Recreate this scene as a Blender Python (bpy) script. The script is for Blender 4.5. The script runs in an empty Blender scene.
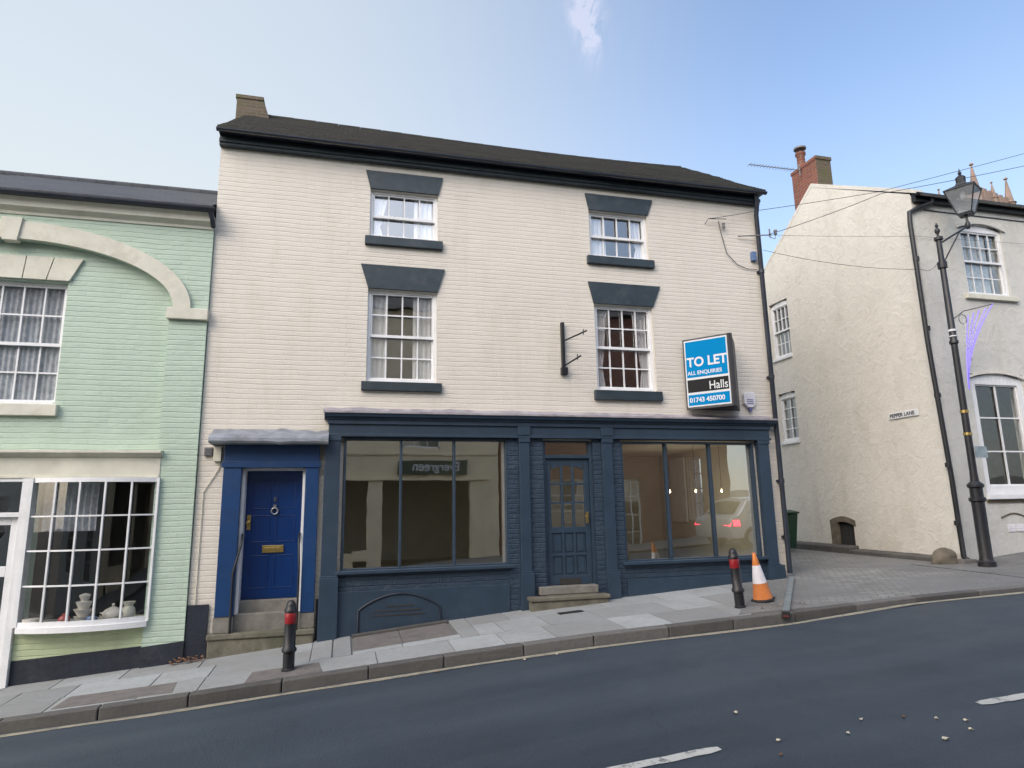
import bpy, bmesh, math, random
from mathutils import Vector, Matrix, noise
random.seed(7)
R = math.radians
S = bpy.context.scene
COL = S.collection

# ------------------------------------------------------------------ mesh builder
class MB:
    def __init__(s): s.v=[]; s.f=[]; s.c=[]
    def _add(s, vs, fs, c=None):
        n=len(s.v); s.v += [tuple(v) for v in vs]
        for f in fs: s.f.append(tuple(i+n for i in f)); s.c.append(c)
        return s
    def hexa(s, p, c=None):          # 8 corners: bottom 4, top 4 (same order)
        return s._add(p, [(0,1,2,3),(4,7,6,5),(0,4,5,1),(1,5,6,2),(2,6,7,3),(3,7,4,0)], c)
    def box(s, x0,x1,y0,y1,z0,z1, c=None):
        return s.hexa([(x0,y0,z0),(x1,y0,z0),(x1,y1,z0),(x0,y1,z0),(x0,y0,z1),(x1,y0,z1),(x1,y1,z1),(x0,y1,z1)], c)
    def prism(s, pa, pb, c=None):    # two matching polygons
        n=len(pa)
        return s._add(list(pa)+list(pb), [tuple(range(n)), tuple(range(2*n-1,n-1,-1))]+[(i,(i+1)%n,n+(i+1)%n,n+i) for i in range(n)], c)
    def px(s, pts, y0, y1, c=None):  # polygon in XZ extruded along Y
        return s.prism([(x,y0,z) for x,z in pts],[(x,y1,z) for x,z in pts], c)
    def pyz(s, pts, x0, x1, c=None): # polygon in YZ extruded along X
        return s.prism([(x0,y,z) for y,z in pts],[(x1,y,z) for y,z in pts], c)
    def quad(s, *p, c=None): return s._add(p,[tuple(range(len(p)))], c)
    def grid(s, rows, c=None, close=False):
        m=len(rows[0]); fs=[]
        for i in range(len(rows)-1):
            for j in range(m-(0 if close else 1)):
                a=i*m+j; b=i*m+(j+1)%m; fs.append((a,b,b+m,a+m))
        return s._add([p for r in rows for p in r], fs, c)
    def tube(s, path, r, n=10, cap=True, c=None):
        path=[Vector(p) for p in path]; rows=[]
        up=None
        for i,p in enumerate(path):
            t=(path[min(i+1,len(path)-1)]-path[max(i-1,0)]).normalized()
            if up is None:
                up=Vector((0,0,1)) if abs(t.z)<.9 else Vector((1,0,0))
            u=(up-t*up.dot(t)).normalized(); up=u; w=t.cross(u)
            rr=r[i] if isinstance(r,(list,tuple)) else r
            rows.append([p+u*math.cos(2*math.pi*k/n)*rr+w*math.sin(2*math.pi*k/n)*rr for k in range(n)])
        s.grid(rows, c, True)
        if cap:
            b=len(s.v)-len(rows)*n
            s.f.append(tuple(b+k for k in range(n))); s.c.append(c)
            b2=len(s.v)-n; s.f.append(tuple(b2+n-1-k for k in range(n))); s.c.append(c)
        return s
    def lathe(s, prof, cx, cy, n=20, tilt=None, c=None): # prof [(r,z)]
        rows=[[(cx+r*math.cos(2*math.pi*k/n), cy+r*math.sin(2*math.pi*k/n), z) for k in range(n)] for r,z in prof]
        s.grid(rows, c, True)
        b=len(s.v)-len(rows)*n
        s.f.append(tuple(b+k for k in range(n))); s.c.append(c)
        b2=len(s.v)-n; s.f.append(tuple(b2+n-1-k for k in range(n))); s.c.append(c)
        return s
    def xf(s, M):
        s.v=[tuple(M@Vector(v)) for v in s.v]; return s

WP={}   # world position of things / parts
def origin(o): return WP.get(o.name, Vector((0,0,0))) if o else Vector((0,0,0))
def obj(name, mb, mat, parent=None, bevel=0, smooth=None, loc=None, seg=2):
    base = origin(parent) if parent else Vector(loc or (0,0,0))
    me=bpy.data.meshes.new(name)
    me.from_pydata([Vector(v)-base for v in mb.v],[],mb.f)
    bm=bmesh.new(); bm.from_mesh(me)
    if mb.v and any(x is not None for x in mb.c):
        pass
    bmesh.ops.recalc_face_normals(bm, faces=bm.faces[:])
    bm.to_mesh(me); bm.free()
    if any(x is not None for x in mb.c):
        at=me.attributes.new('tone','FLOAT','FACE')
        for i,x in enumerate(mb.c): at.data[i].value = x if x is not None else .5
    if isinstance(mat,(list,tuple)):
        for m in mat: me.materials.append(m)
    else: me.materials.append(mat)
    o=bpy.data.objects.new(name, me); COL.objects.link(o)
    if parent: o.parent=parent
    else: o.location=base
    if smooth is not None:
        for p in me.polygons: p.use_smooth=True
        me.set_sharp_from_angle(angle=R(smooth))
    if bevel:
        b=o.modifiers.new('bevel','BEVEL'); b.width=bevel; b.segments=seg; b.limit_method='ANGLE'; b.angle_limit=R(35)
        b.harden_normals=False
    WP[o.name]=base
    return o
def thing(name, loc, label, cat, group=None):
    o=bpy.data.objects.new(name,None); COL.objects.link(o); o.location=loc
    o.empty_display_size=.2
    WP[o.name]=Vector(loc); return tag(o,label,cat,group)
def tag(o,label=None,cat=None,group=None,kind=None):
    if label: o['label']=label
    if cat: o['category']=cat
    if group: o['group']=group
    if kind: o['kind']=kind
    return o
def struct(name, mb, mat, **k): return tag(obj(name,mb,mat,**k),kind='structure')
def text(name, body, size, M, mat, parent, ext=.001, offset=0., align='LEFT', sx=1.):
    cu=bpy.data.curves.new(name,'FONT'); cu.body=body; cu.size=size; cu.extrude=ext; cu.offset=offset; cu.align_x=align
    cu.materials.append(mat)
    tmp=bpy.data.objects.new('tmp',cu); COL.objects.link(tmp); bpy.context.view_layer.update()
    me=bpy.data.meshes.new_from_object(tmp.evaluated_get(bpy.context.evaluated_depsgraph_get())); bpy.data.objects.remove(tmp)
    if not me.materials: me.materials.append(mat)
    me.name=name; o=bpy.data.objects.new(name,me); COL.objects.link(o); o.parent=parent
    o.matrix_local = Matrix.Translation(-origin(parent))@M@Matrix.Diagonal((sx,1,1,1))
    return o

# ------------------------------------------------------------------ materials
class NT:
    def __init__(s,name):
        s.m=bpy.data.materials.new(name); s.m.use_nodes=True; s.t=s.m.node_tree
        s.b=s.t.nodes['Principled BSDF']; s.out=s.t.nodes['Material Output']
        g=s.n('ShaderNodeNewGeometry'); s.pos=g.outputs['Position']
    def n(s,t,**k):
        x=s.t.nodes.new(t)
        for a,b in k.items():
            if a.startswith('i_'):
                key=a[2:].replace('_',' '); x.inputs[key].default_value=b
            else: setattr(x,a,b)
        return x
    def l(s,a,b): s.t.links.new(a,b)
    def vec(s, ax='XZ', sc=(1,1,1)):
        sp=s.n('ShaderNodeSeparateXYZ'); s.l(s.pos,sp.inputs[0]); cb=s.n('ShaderNodeCombineXYZ')
        s.l(sp.outputs[ax[0]],cb.inputs[0]); s.l(sp.outputs[ax[1]],cb.inputs[1])
        return cb.outputs[0]
    def noise(s, scale, detail=4, rough=.55, vec=None, dist=0.):
        x=s.n('ShaderNodeTexNoise'); x.inputs['Scale'].default_value=scale; x.inputs['Detail'].default_value=detail
        x.inputs['Roughness'].default_value=rough; x.inputs['Distortion'].default_value=dist
        s.l(vec or s.pos, x.inputs['Vector']); return x.outputs['Fac']
    def ramp(s, fac, *st, interp='LINEAR'):
        x=s.n('ShaderNodeValToRGB'); x.color_ramp.interpolation=interp
        e=x.color_ramp.elements
        while len(e)<len(st): e.new(.5)
        for i,(p,c) in enumerate(st):
            e[i].position=p; e[i].color=(c if hasattr(c,'__len__') else (c,c,c))[:3]+(1,) if hasattr(c,'__len__') else (c,c,c,1)
        s.l(fac,x.inputs[0]); return x.outputs['Color']
    def mix(s, fac, a, b, mode='MIX'):
        x=s.n('ShaderNodeMix',data_type='RGBA',blend_type=mode)
        def put(v,i):
            if isinstance(v,(int,float)): x.inputs[i].default_value=v if i==0 else (v,v,v,1)
            elif isinstance(v,tuple): x.inputs[i].default_value=tuple(v)+(1,)
            else: s.l(v,x.inputs[i])
        put(fac,0); put(a,6); put(b,7); return x.outputs[2]
    def math(s, op, a, b=0.):
        x=s.n('ShaderNodeMath',operation=op)
        for i,v in enumerate((a,b)):
            if isinstance(v,(int,float)): x.inputs[i].default_value=v
            else: s.l(v,x.inputs[i])
        return x.outputs[0]
    def bump(s, h, strength, dist, prev=None):
        x=s.n('ShaderNodeBump'); x.inputs['Strength'].default_value=strength; x.inputs['Distance'].default_value=dist
        s.l(h,x.inputs['Height'])
        if prev: s.l(prev,x.inputs['Normal'])
        s.l(x.outputs[0], s.b.inputs['Normal']); return x.outputs[0]
    def brick(s, vec, bw, rh, mortar=.08, smooth=.3, off=.5, c1=(.4,)*3, c2=(.6,)*3):
        x=s.n('ShaderNodeTexBrick',offset=off); s.l(vec,x.inputs['Vector'])
        x.inputs['Scale'].default_value=1; x.inputs['Brick Width'].default_value=bw; x.inputs['Row Height'].default_value=rh
        x.inputs['Mortar Size'].default_value=mortar; x.inputs['Mortar Smooth'].default_value=smooth
        x.inputs['Color1'].default_value=c1+(1,); x.inputs['Color2'].default_value=c2+(1,); x.inputs['Mortar'].default_value=(.5,.5,.5,1)
        return x
    def color(s,c):
        if isinstance(c,tuple): s.b.inputs['Base Color'].default_value=c+(1,)
        else: s.l(c,s.b.inputs['Base Color'])
    def set(s,**k):
        for a,b in k.items(): s.b.inputs[a.replace('_',' ')].default_value=b
        return s

def plain(name, col, rough=.5, var=.12, scale=6., bump=0., metal=0., bscale=40., grime=None, spec=.5):
    t=NT(name); n=t.noise(scale,5,.6)
    dark=tuple(x*(1-var) for x in col); lite=tuple(min(1,x*(1+var)) for x in col)
    c=t.ramp(n,(.3,dark),(.7,lite))
    if grime:
        g=t.noise(2.3,8,.7); c=t.mix(t.ramp(g,(.52,0),(.72,grime[1])),c,grime[0])
    t.color(c); t.set(Roughness=rough,Metallic=metal); t.b.inputs['Specular IOR Level'].default_value=spec
    if bump: t.bump(t.noise(bscale,3),bump,.01)
    return t.m
def painted_brick(name, col, ax='XZ', rough=.65, depth=.006, grime=(.4,.36,.3), gs=.35, wob=.016, rowh=.075, dirt=1.):
    t=NT(name); v=t.vec(ax)
    nv=t.n('ShaderNodeTexNoise'); nv.inputs['Scale'].default_value=1.7; nv.inputs['Detail'].default_value=3; t.l(v,nv.inputs['Vector'])
    ad=t.n('ShaderNodeMix',data_type='VECTOR'); ad.inputs[0].default_value=wob; t.l(v,ad.inputs[4]); 
    vm=t.n('ShaderNodeVectorMath',operation='ADD'); t.l(v,vm.inputs[0])
    sc=t.n('ShaderNodeVectorMath',operation='SCALE'); t.l(nv.outputs['Color'],sc.inputs[0]); sc.inputs['Scale'].default_value=wob*2.2; t.l(sc.outputs[0],vm.inputs[1])
    b=t.brick(vm.outputs[0],.225,rowh,.011,.6,c1=(.0,)*3,c2=(1.,)*3)
    b2=t.brick(vm.outputs[0],400.,rowh,.012,.7)
    fac=t.math('ADD',t.math('MULTIPLY',b.outputs['Fac'],.35),t.math('MULTIPLY',b2.outputs['Fac'],t.ramp(t.noise(2.4,4,.6),(.3,.35),(.7,1.))))
    bc=b.outputs['Color']
    base=t.mix(t.noise(.9,6,.6),tuple(x*.93 for x in col),tuple(min(1,x*1.05) for x in col))
    base=t.mix(t.math('MULTIPLY',bc,.05),base,tuple(x*.80 for x in col))
    # thin dirt caught in the joints, patchy
    jn=t.ramp(t.noise(1.3,5,.6),(.35,.0),(.7,.20*dirt))
    base=t.mix(t.math('MULTIPLY',fac,jn),base,tuple(x*.68 for x in col))
    # streaks
    mp=t.n('ShaderNodeMapping'); mp.inputs['Scale'].default_value=(2.4,.35,1); t.l(v,mp.inputs[0])
    st=t.ramp(t.noise(1.6,7,.65,mp.outputs[0]),(.5,0),(.78,gs))
    base=t.mix(st,base,grime)
    sp=t.ramp(t.noise(16,6,.7),(.66,0),(.74,.5)); base=t.mix(t.math('MULTIPLY',sp,gs*.8),base,grime)
    t.color(base); t.set(Roughness=rough)
    h=t.math('SUBTRACT',t.math('MULTIPLY',bc,.22),t.math('MULTIPLY',fac,.8))
    h=t.math('ADD',h,t.math('MULTIPLY',t.noise(26,4,.6),.9)); h=t.math('ADD',h,t.math('MULTIPLY',t.noise(3.5,4,.6),3.))
    t.bump(h,1.,depth); return t.m
def roughcast(name, col, col2):
    t=NT(name)
    n1=t.noise(5.5,8,.62,dist=.9); n2=t.noise(26,6,.6)
    mp=t.n('ShaderNodeMapping'); mp.inputs['Scale'].default_value=(1.4,1.4,.35); t.l(t.pos,mp.inputs[0])
    c=t.mix(t.ramp(t.noise(1.1,6,.65),(.35,0),(.7,1)),col,col2)
    c=t.mix(t.ramp(n1,(.5,0),(.75,.35)),c,tuple(x*.72 for x in col2))
    c=t.mix(t.ramp(t.noise(1.3,7,.7,mp.outputs[0]),(.52,0),(.8,.4)),c,(.36,.32,.25))
    t.color(c); t.set(Roughness=.85)
    h=t.math('ADD',t.math('MULTIPLY',n1,1.4),t.math('MULTIPLY',n2,.35)); t.bump(h,1.,.017); return t.m
def glass(name, base=.10, tint=(.9,.95,.93), wob=.35, gain=1.3, refl=(1,1,1)):
    m=bpy.data.materials.new(name); m.use_nodes=True; nt=m.node_tree; nt.nodes.clear()
    N=nt.nodes.new; L=nt.links.new
    out=N('ShaderNodeOutputMaterial'); mx=N('ShaderNodeMixShader'); tr=N('ShaderNodeBsdfTransparent'); gl=N('ShaderNodeBsdfGlossy')
    tr.inputs[0].default_value=tint+(1,); gl.inputs['Roughness'].default_value=.01; gl.inputs[0].default_value=refl+(1,)
    g0=N('ShaderNodeNewGeometry'); dp=N('ShaderNodeVectorMath'); dp.operation='DOT_PRODUCT'; L(g0.outputs['Normal'],dp.inputs[0]); L(g0.outputs['Incoming'],dp.inputs[1])
    ab=N('ShaderNodeMath'); ab.operation='ABSOLUTE'; L(dp.outputs['Value'],ab.inputs[0]); om=N('ShaderNodeMath'); om.operation='SUBTRACT'; om.inputs[0].default_value=1; L(ab.outputs[0],om.inputs[1])
    pw=N('ShaderNodeMath'); pw.operation='POWER'; L(om.outputs[0],pw.inputs[0]); pw.inputs[1].default_value=5
    fr=N('ShaderNodeMath'); fr.operation='MULTIPLY_ADD'; L(pw.outputs[0],fr.inputs[0]); fr.inputs[1].default_value=.96; fr.inputs[2].default_value=.04
    ma=N('ShaderNodeMath'); ma.operation='MULTIPLY_ADD'; ma.inputs[1].default_value=gain; ma.inputs[2].default_value=base; ma.use_clamp=True
    L(fr.outputs[0],ma.inputs[0]); L(ma.outputs[0],mx.inputs[0]); L(tr.outputs[0],mx.inputs[1]); L(gl.outputs[0],mx.inputs[2]); L(mx.outputs[0],out.inputs[0])
    ge=N('ShaderNodeNewGeometry'); no=N('ShaderNodeTexNoise'); no.inputs['Scale'].default_value=2.2; no.inputs['Detail'].default_value=1
    L(ge.outputs['Position'],no.inputs['Vector']); bu=N('ShaderNodeBump'); bu.inputs['Strength'].default_value=wob; bu.inputs['Distance'].default_value=.01
    L(no.outputs['Fac'],bu.inputs['Height']); L(bu.outputs[0],gl.inputs['Normal'])
    return m
def emit(name,col,st):
    t=NT(name); t.color(col); t.b.inputs['Emission Color'].default_value=col+(1,); t.b.inputs['Emission Strength'].default_value=st; return t.m
def tone_stone(name, col, rough=.8, bump=.5, amt=.35, alt=None, bscale=30, stain=(.16,.15,.13)):
    t=NT(name); a=t.n('ShaderNodeAttribute',attribute_name='tone')
    f=a.outputs['Fac']
    c=t.ramp(f,(0,tuple(x*(1-amt) for x in col)),(.6,col),(1,alt or tuple(x*(1+amt*.5) for x in col)))
    c=t.mix(t.ramp(t.noise(1.1,7,.7),(.42,0),(.75,.55)),c,stain)
    c=t.mix(t.ramp(t.noise(14,6,.7),(.45,0),(.7,.3)),c,tuple(x*.55 for x in col))
    sp=t.ramp(t.noise(55,3,.6),(.68,0),(.72,.5)); c=t.mix(sp,c,tuple(x*.45 for x in col))
    t.color(c); t.set(Roughness=rough); t.bump(t.noise(bscale,6,.65),bump,.012); return t.m

M={}
M['cream']=painted_brick('cream_painted_brick',(.66,.62,.55),grime=(.42,.36,.27),gs=.24,depth=.0042)
M['cream_side']=painted_brick('cream_painted_brick_side',(.70,.64,.53),ax='YZ')
M['green']=painted_brick('mint_painted_brick',(.44,.55,.455),grime=(.34,.42,.30),gs=.25,dirt=.6)
M['green_low']=painted_brick('yellowish_mint_painted_brick',(.46,.53,.34),grime=(.30,.32,.18),gs=.4,dirt=.5)  # yellower mint for the wall below the bow window
M['navy_brick']=painted_brick('navy_painted_brick',(.025,.046,.076),grime=(.06,.08,.10),gs=.25,rough=.5,depth=.012,dirt=.3)
M['navy']=plain('navy_paint',(.026,.046,.074),.42,.14,5,.25,bscale=25,grime=((.05,.07,.09),.35))
M['slate_paint']=plain('dark_slate_paint',(.022,.036,.046),.5,.2,7,.2,grime=((.09,.10,.11),.5))
M['royal']=plain('royal_blue_gloss',(.003,.027,.125),.28,.08,4,.12,bscale=12)
M['royal_frame']=plain('royal_blue_frame_paint',(.007,.040,.130),.4,.12,5,.2,bscale=18,grime=((.03,.06,.13),.4))
M['white']=plain('white_gloss_paint',(.74,.75,.76),.4,.06,6,.15,grime=((.45,.45,.42),.35))
M['stonewhite']=plain('cream_stone_paint',(.60,.59,.50),.7,.1,3,.4,grime=((.33,.30,.22),.45))
M['lead']=plain('weathered_lead',(.20,.22,.25),.6,.35,5,.6,bscale=14,grime=((.42,.42,.42),.5))
M['flash']=plain('flaking_pale_flashing',(.30,.28,.30),.7,.3,4,.6,bscale=18,grime=((.10,.11,.13),.7))
M['black']=plain('black_iron_paint',(.012,.013,.016),.42,.3,8,.3,grime=((.06,.05,.045),.35))
M['blackwall']=plain('black_plinth_paint',(.009,.014,.026),.6,.25,3,.7,bscale=20,grime=((.06,.07,.07),.4))
M['gutter']=plain('dark_gutter_paint',(.020,.026,.040),.45,.3,4,.2)
M['step']=plain('mossy_step_stone',(.14,.13,.10),.85,.3,5,.9,bscale=24,grime=((.05,.065,.02),.95))
M['step2']=plain('worn_step_stone',(.185,.175,.155),.85,.25,6,.7,bscale=24,grime=((.09,.09,.06),.8))
M['brass']=plain('tarnished_brass',(.50,.36,.13),.35,.2,20,.1,metal=.9)
M['chrome']=plain('dull_chrome',(.45,.46,.48),.3,.1,20,.1,metal=.9)
M['slab']=tone_stone('paving_slab',(.30,.312,.31),amt=.22,alt=(.37,.395,.40),stain=(.19,.18,.16))
M['kerb']=tone_stone('kerb_stone',(.095,.092,.088),amt=.35,alt=(.14,.135,.13),bump=.8)
M['plaster']=plain('beige_plaster',(.60,.565,.45),.8,.1,1.2,.1)
M['floorwood']=plain('brown_floor_boards',(.13,.09,.05),.4,.25,3,.1)
M['curtain']=plain('white_curtain',(.86,.87,.89),.8,.04,9,.1)
M['drape']=plain('grey_lace_curtain',(.42,.43,.46),.85,.3,14,.2)
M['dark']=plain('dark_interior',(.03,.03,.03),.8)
M['interior']=plain('interior_wall_paint',(.36,.34,.29),.8)
M['glass']=glass('window_glass',.16,gain=1.6)
M['glass_shop']=glass('shop_glass',.31,tint=(.86,.88,.84),gain=1.9,wob=.07)
M['glass_top']=glass('upper_window_glass',.24,gain=1.4,tint=(.96,.97,.98),wob=.3)
M['glass_low']=glass('plain_window_glass',.07,gain=1.,tint=(.93,.95,.95),wob=.25)
M['red']=plain('red_reflective_band',(.27,.014,.02),.35,.15,14,.1)
M['rust']=plain('dark_red_rust',(.10,.018,.012),.7,.3,20)
M['orange']=plain('orange_cone_plastic',(.72,.24,.07),.45,.12,6,.1,grime=((.35,.14,.05),.4))
M['conewhite']=plain('white_reflective_sleeve',(.74,.72,.75),.4,.08,9,.1,grime=((.4,.38,.38),.35))
M['rubber']=plain('dark_rubber',(.03,.028,.027),.8)
M['galv']=plain('galvanised_metal',(.33,.38,.40),.38,.25,8,.2,metal=.55)
M['boardframe']=plain('sign_board_frame',(.045,.042,.045),.5)
M['signwood']=plain('sign_board_back',(.15,.12,.085),.8)
M['cyan']=plain('cyan_sign_face',(.002,.20,.46),.9,.03,3,spec=.08)
M['signwhite']=plain('sign_white',(.64,.66,.68),.4,.02,spec=.08)
M['signblack']=plain('sign_dark_band',(.018,.018,.019),.4,.1,spec=.08)
M['alarm']=plain('white_plastic',(.72,.71,.74),.4,.05)
M['print']=plain('blue_print',(.12,.13,.30),.5)
M['greyplastic']=plain('grey_vent_plastic',(.16,.16,.17),.5)
M['brickred']=None
M['rough']=roughcast('cream_roughcast',(.66,.635,.575),(.61,.585,.525))
M['rough2']=roughcast('shaded_roughcast',(.60,.595,.55),(.54,.535,.495))  # same paint as the gable, the front's cooler shade put into the colour
M['binplastic']=plain('green_bin_plastic',(.012,.045,.028),.45)
M['rock']=plain('guard_stone',(.13,.112,.085),.9,.35,7,1.,bscale=16,grime=((.09,.09,.05),.6))
M['church']=plain('pink_sandstone',(.26,.19,.155),.9,.25,.8,.4,grime=((.20,.17,.10),.5))
M['violet']=emit('violet_light_rope',(.26,.21,.68),.28)
M['bulb']=emit('warm_bulb',(1.,.72,.42),7.)
M['wire']=plain('grey_cable',(.05,.055,.065),.6)
t=NT('dusty_lantern_glass'); t.color((.55,.59,.62)); t.set(Roughness=.12,Alpha=.28); M['lampglass']=t.m
M['shiny']=plain('silver_car_paint',(.50,.52,.54),.25,.03,2,0,metal=.5)
M['cartail']=emit('red_tail_light',(1.,.03,.06),4.)
M['carglass']=plain('tinted_car_glass',(.02,.022,.025),.05)
M['signgreen']=plain('dark_green_signboard',(.02,.05,.035),.5)
M['concrete']=plain('brown_concrete_cover',(.15,.138,.128),.85,.2,8,.7,bscale=50,grime=((.09,.085,.08),.5))
M['leaf']=plain('pale_dry_leaf',(.62,.56,.42),.8,.2,30)
M['leafbrown']=plain('brown_dry_leaf',(.20,.10,.05),.8,.3,30)
M['china']=plain('cream_china',(.62,.58,.52),.25,.1,8)
M['chinablue']=plain('blue_china',(.10,.16,.30),.25,.2,15)
M['chinared']=plain('red_china',(.35,.06,.05),.3,.2,15)

def brick_mat(name, c1, c2, mort, ax, grime=((.06,.06,.04),.6), rough=.85):
    t=NT(name); v=t.vec(ax); b=t.brick(v,.225,.075,.010,.3,c1=c1,c2=c2); b.inputs['Mortar'].default_value=mort+(1,)
    c=t.mix(t.ramp(t.noise(3.2,6,.65),(.45,0),(.72,grime[1])),b.outputs['Color'],grime[0]); t.color(c); t.set(Roughness=rough)
    t.bump(t.math('ADD',t.math('MULTIPLY',b.outputs['Fac'],-1.),t.noise(30,4)),.8,.008); return t.m
M['brickred']=brick_mat('orange_red_brick',(.24,.075,.048),(.18,.058,.04),(.20,.15,.12),'YZ',((.12,.07,.05),.35))
M['brickmoss']=brick_mat('mossy_brick',(.12,.085,.06),(.085,.065,.045),(.13,.115,.085),'XZ',((.09,.10,.03),.8))
M['brickopp']=brick_mat('opposite_red_brick',(.26,.085,.05),(.20,.07,.045),(.3,.24,.2),'XZ',((.1,.07,.05),.3))

def tiles(name, col, col2, moss, w=.18, h=.11, ax='XY', mossamt=.6):
    t=NT(name); v=t.vec(ax); b=t.brick(v,w,h,.008,.2,c1=(0.,)*3,c2=(1.,)*3)
    c=t.mix(b.outputs['Color'],col,col2)
    c=t.mix(t.ramp(t.noise(1.6,8,.72),(.42,0),(.66,mossamt)),c,moss)
    c=t.mix(t.math('MULTIPLY',b.outputs['Fac'],.8),c,tuple(x*.35 for x in col))
    t.color(c); t.set(Roughness=.8)
    h_=t.math('ADD',t.math('MULTIPLY',b.outputs['Fac'],-1.2),t.math('ADD',t.math('MULTIPLY',b.outputs['Color'],.5),t.noise(18,6,.7)))
    t.bump(h_,1.,.02); return t.m
M['tiles']=tiles('mossy_clay_tiles',(.022,.018,.015),(.010,.009,.0085),(.022,.025,.010),mossamt=.8)
M['slates']=tiles('dark_slates',(.058,.066,.080),(.040,.046,.058),(.075,.075,.06),.28,.17,mossamt=.35)
M['slates2']=tiles('grey_slates_far',(.06,.06,.06),(.04,.04,.04),(.05,.05,.03),.28,.17)

def asphalt():
    t=NT('asphalt')
    c=t.mix(t.ramp(t.noise(.35,8,.66),(.35,0),(.65,1)),(.022,.033,.046),(.034,.049,.066))
    mp=t.n('ShaderNodeMapping'); mp.inputs['Rotation'].default_value=(0,0,R(4.5)); mp.inputs['Scale'].default_value=(.12,1.3,1); t.l(t.pos,mp.inputs[0])
    c=t.mix(t.ramp(t.noise(1.1,5,.6,mp.outputs[0]),(.42,0),(.66,.6)),c,(.049,.065,.082))
    vo=t.n('ShaderNodeTexVoronoi'); vo.inputs['Scale'].default_value=95; t.l(t.pos,vo.inputs['Vector'])
    sp=t.ramp(vo.outputs['Distance'],(.0,1.),(.35,.0)); rr=t.ramp(t.noise(60,2,.5),(.5,0),(.62,.55))
    c=t.mix(t.math('MULTIPLY',sp,rr),c,(.16,.17,.18))
    # hairline cracks and patched seam
    vc=t.n('ShaderNodeTexVoronoi',feature='DISTANCE_TO_EDGE'); vc.inputs['Scale'].default_value=.42
    wv=t.n('ShaderNodeVectorMath',operation='ADD'); nz=t.n('ShaderNodeTexNoise'); nz.inputs['Scale'].default_value=1.5; nz.inputs['Detail'].default_value=6; t.l(t.pos,nz.inputs['Vector'])
    t.l(t.pos,wv.inputs[0]); t.l(nz.outputs['Color'],wv.inputs[1]); t.l(wv.outputs[0],vc.inputs['Vector'])
    cr=t.ramp(vc.outputs['Distance'],(.0,1),(.006,0)); cr=t.math('MULTIPLY',cr,t.ramp(t.noise(.5,3),(.5,0),(.62,.5)))
    c=t.mix(cr,c,(.018,.02,.024))
    t.color(c); t.l(t.ramp(t.noise(.9,5),(.3,.5),(.75,.72)),t.b.inputs['Roughness'])
    t.bump(t.math('ADD',vo.outputs['Distance'],t.noise(40,4)),.55,.006); return t.m
M['asphalt']=asphalt()
def setts():
    t=NT('lane_surface'); v=t.pos
    mp=t.n('ShaderNodeMapping'); mp.inputs['Rotation'].default_value=(0,0,R(35)); t.l(v,mp.inputs[0])
    b=t.brick(mp.outputs[0],.22,.11,.012,.4,c1=(.0,)*3,c2=(1.,)*3)
    c=t.mix(b.outputs['Color'],(.19,.19,.18),(.27,.27,.255)); c=t.mix(t.math('MULTIPLY',b.outputs['Fac'],.8),c,(.10,.10,.095))
    tar=t.mix(t.noise(2.2,7,.7),(.13,.135,.135),(.20,.20,.195))
    # curved worn band of smoother tarmac through the setts
    c=t.mix(t.ramp(t.noise(.55,3,.5,dist=.4),(.44,0),(.52,.9)),c,tar)
    c=t.mix(t.ramp(t.noise(.8,6,.7),(.45,0),(.7,.5)),c,(.075,.072,.068))
    t.color(c); t.set(Roughness=.75)
    t.bump(t.math('ADD',t.math('MULTIPLY',b.outputs['Fac'],-.7),t.noise(22,5,.7)),.8,.014); return t.m
M['lane']=setts()
def worn(name,col,thr,under=(.05,.057,.066)):
    t=NT(name); c=t.mix(t.ramp(t.noise(9,8,.75),(thr,0),(thr+.12,1)),under,col); c=t.mix(t.ramp(t.noise(2.5,6,.7),(.4,0),(.7,.5)),c,tuple(x*.6 for x in col)); t.color(c); t.set(Roughness=.7); t.bump(t.noise(40,4),.4,.006); return t.m
M['paint']=worn('worn_white_road_paint',(.50,.50,.46),.36)
M['yellow']=worn('faded_yellow_road_paint',(.33,.30,.22),.40,(.19,.18,.155))
M['tarmac']=plain('footway_tarmac',(.15,.15,.145),.8,.22,2.5,.8,bscale=60,grime=((.20,.185,.16),.5))
M['earth']=plain('earth',(.06,.055,.045),.9)

# ------------------------------------------------------------------ ground
GX=[(-60,-5.2),(-30,-4.05),(-6,-2.235),(-1.95,-1.92),(-.28,-1.77),(1.3,-1.625),(2.8,-1.50),(5.5,-1.345),(7.4,-1.225),(9,-1.15),(10.85,-1.10),(12.35,-.955),(16,-.62),(30,.4),(60,2.6)]
def base(x):
    for (a,za),(b,zb) in zip(GX,GX[1:]):
        if x<=b: return za+(zb-za)*(x-a)/(b-a)
    return GX[-1][1]
def G(x,y): return base(x)+(.02*(y-10) if y<10 else .008*(y-10))
KF=lambda x: 8.04-.078*x            # kerb face line
KO=lambda x: 1.9-.085*x             # opposite kerb face
def up(x):                          # kerb upstand
    return .12 if x<5.6 else (.06 if x>7.2 else .12-.06*(x-5.6)/1.6)
def sheet(mb, x0,x1,ylo,yhi,dz, nx=60, ny=8, c=None):
    rows=[]
    for i in range(nx+1):
        x=x0+(x1-x0)*i/nx; a=ylo(x) if callable(ylo) else ylo; b=yhi(x) if callable(yhi) else yhi
        rows.append([(x,a+(b-a)*j/ny,G(x,a+(b-a)*j/ny)+(dz(x) if callable(dz) else dz)) for j in range(ny+1)])
    return mb.grid(rows,c)
m=MB(); rows=[]
for i in range(41):
    x=-400+20*i; rows.append([(x,-400+20*j, base(max(-60,min(60,x)))-.55) for j in range(41)])
struct('ground',m.grid(rows),M['earth'])
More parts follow.
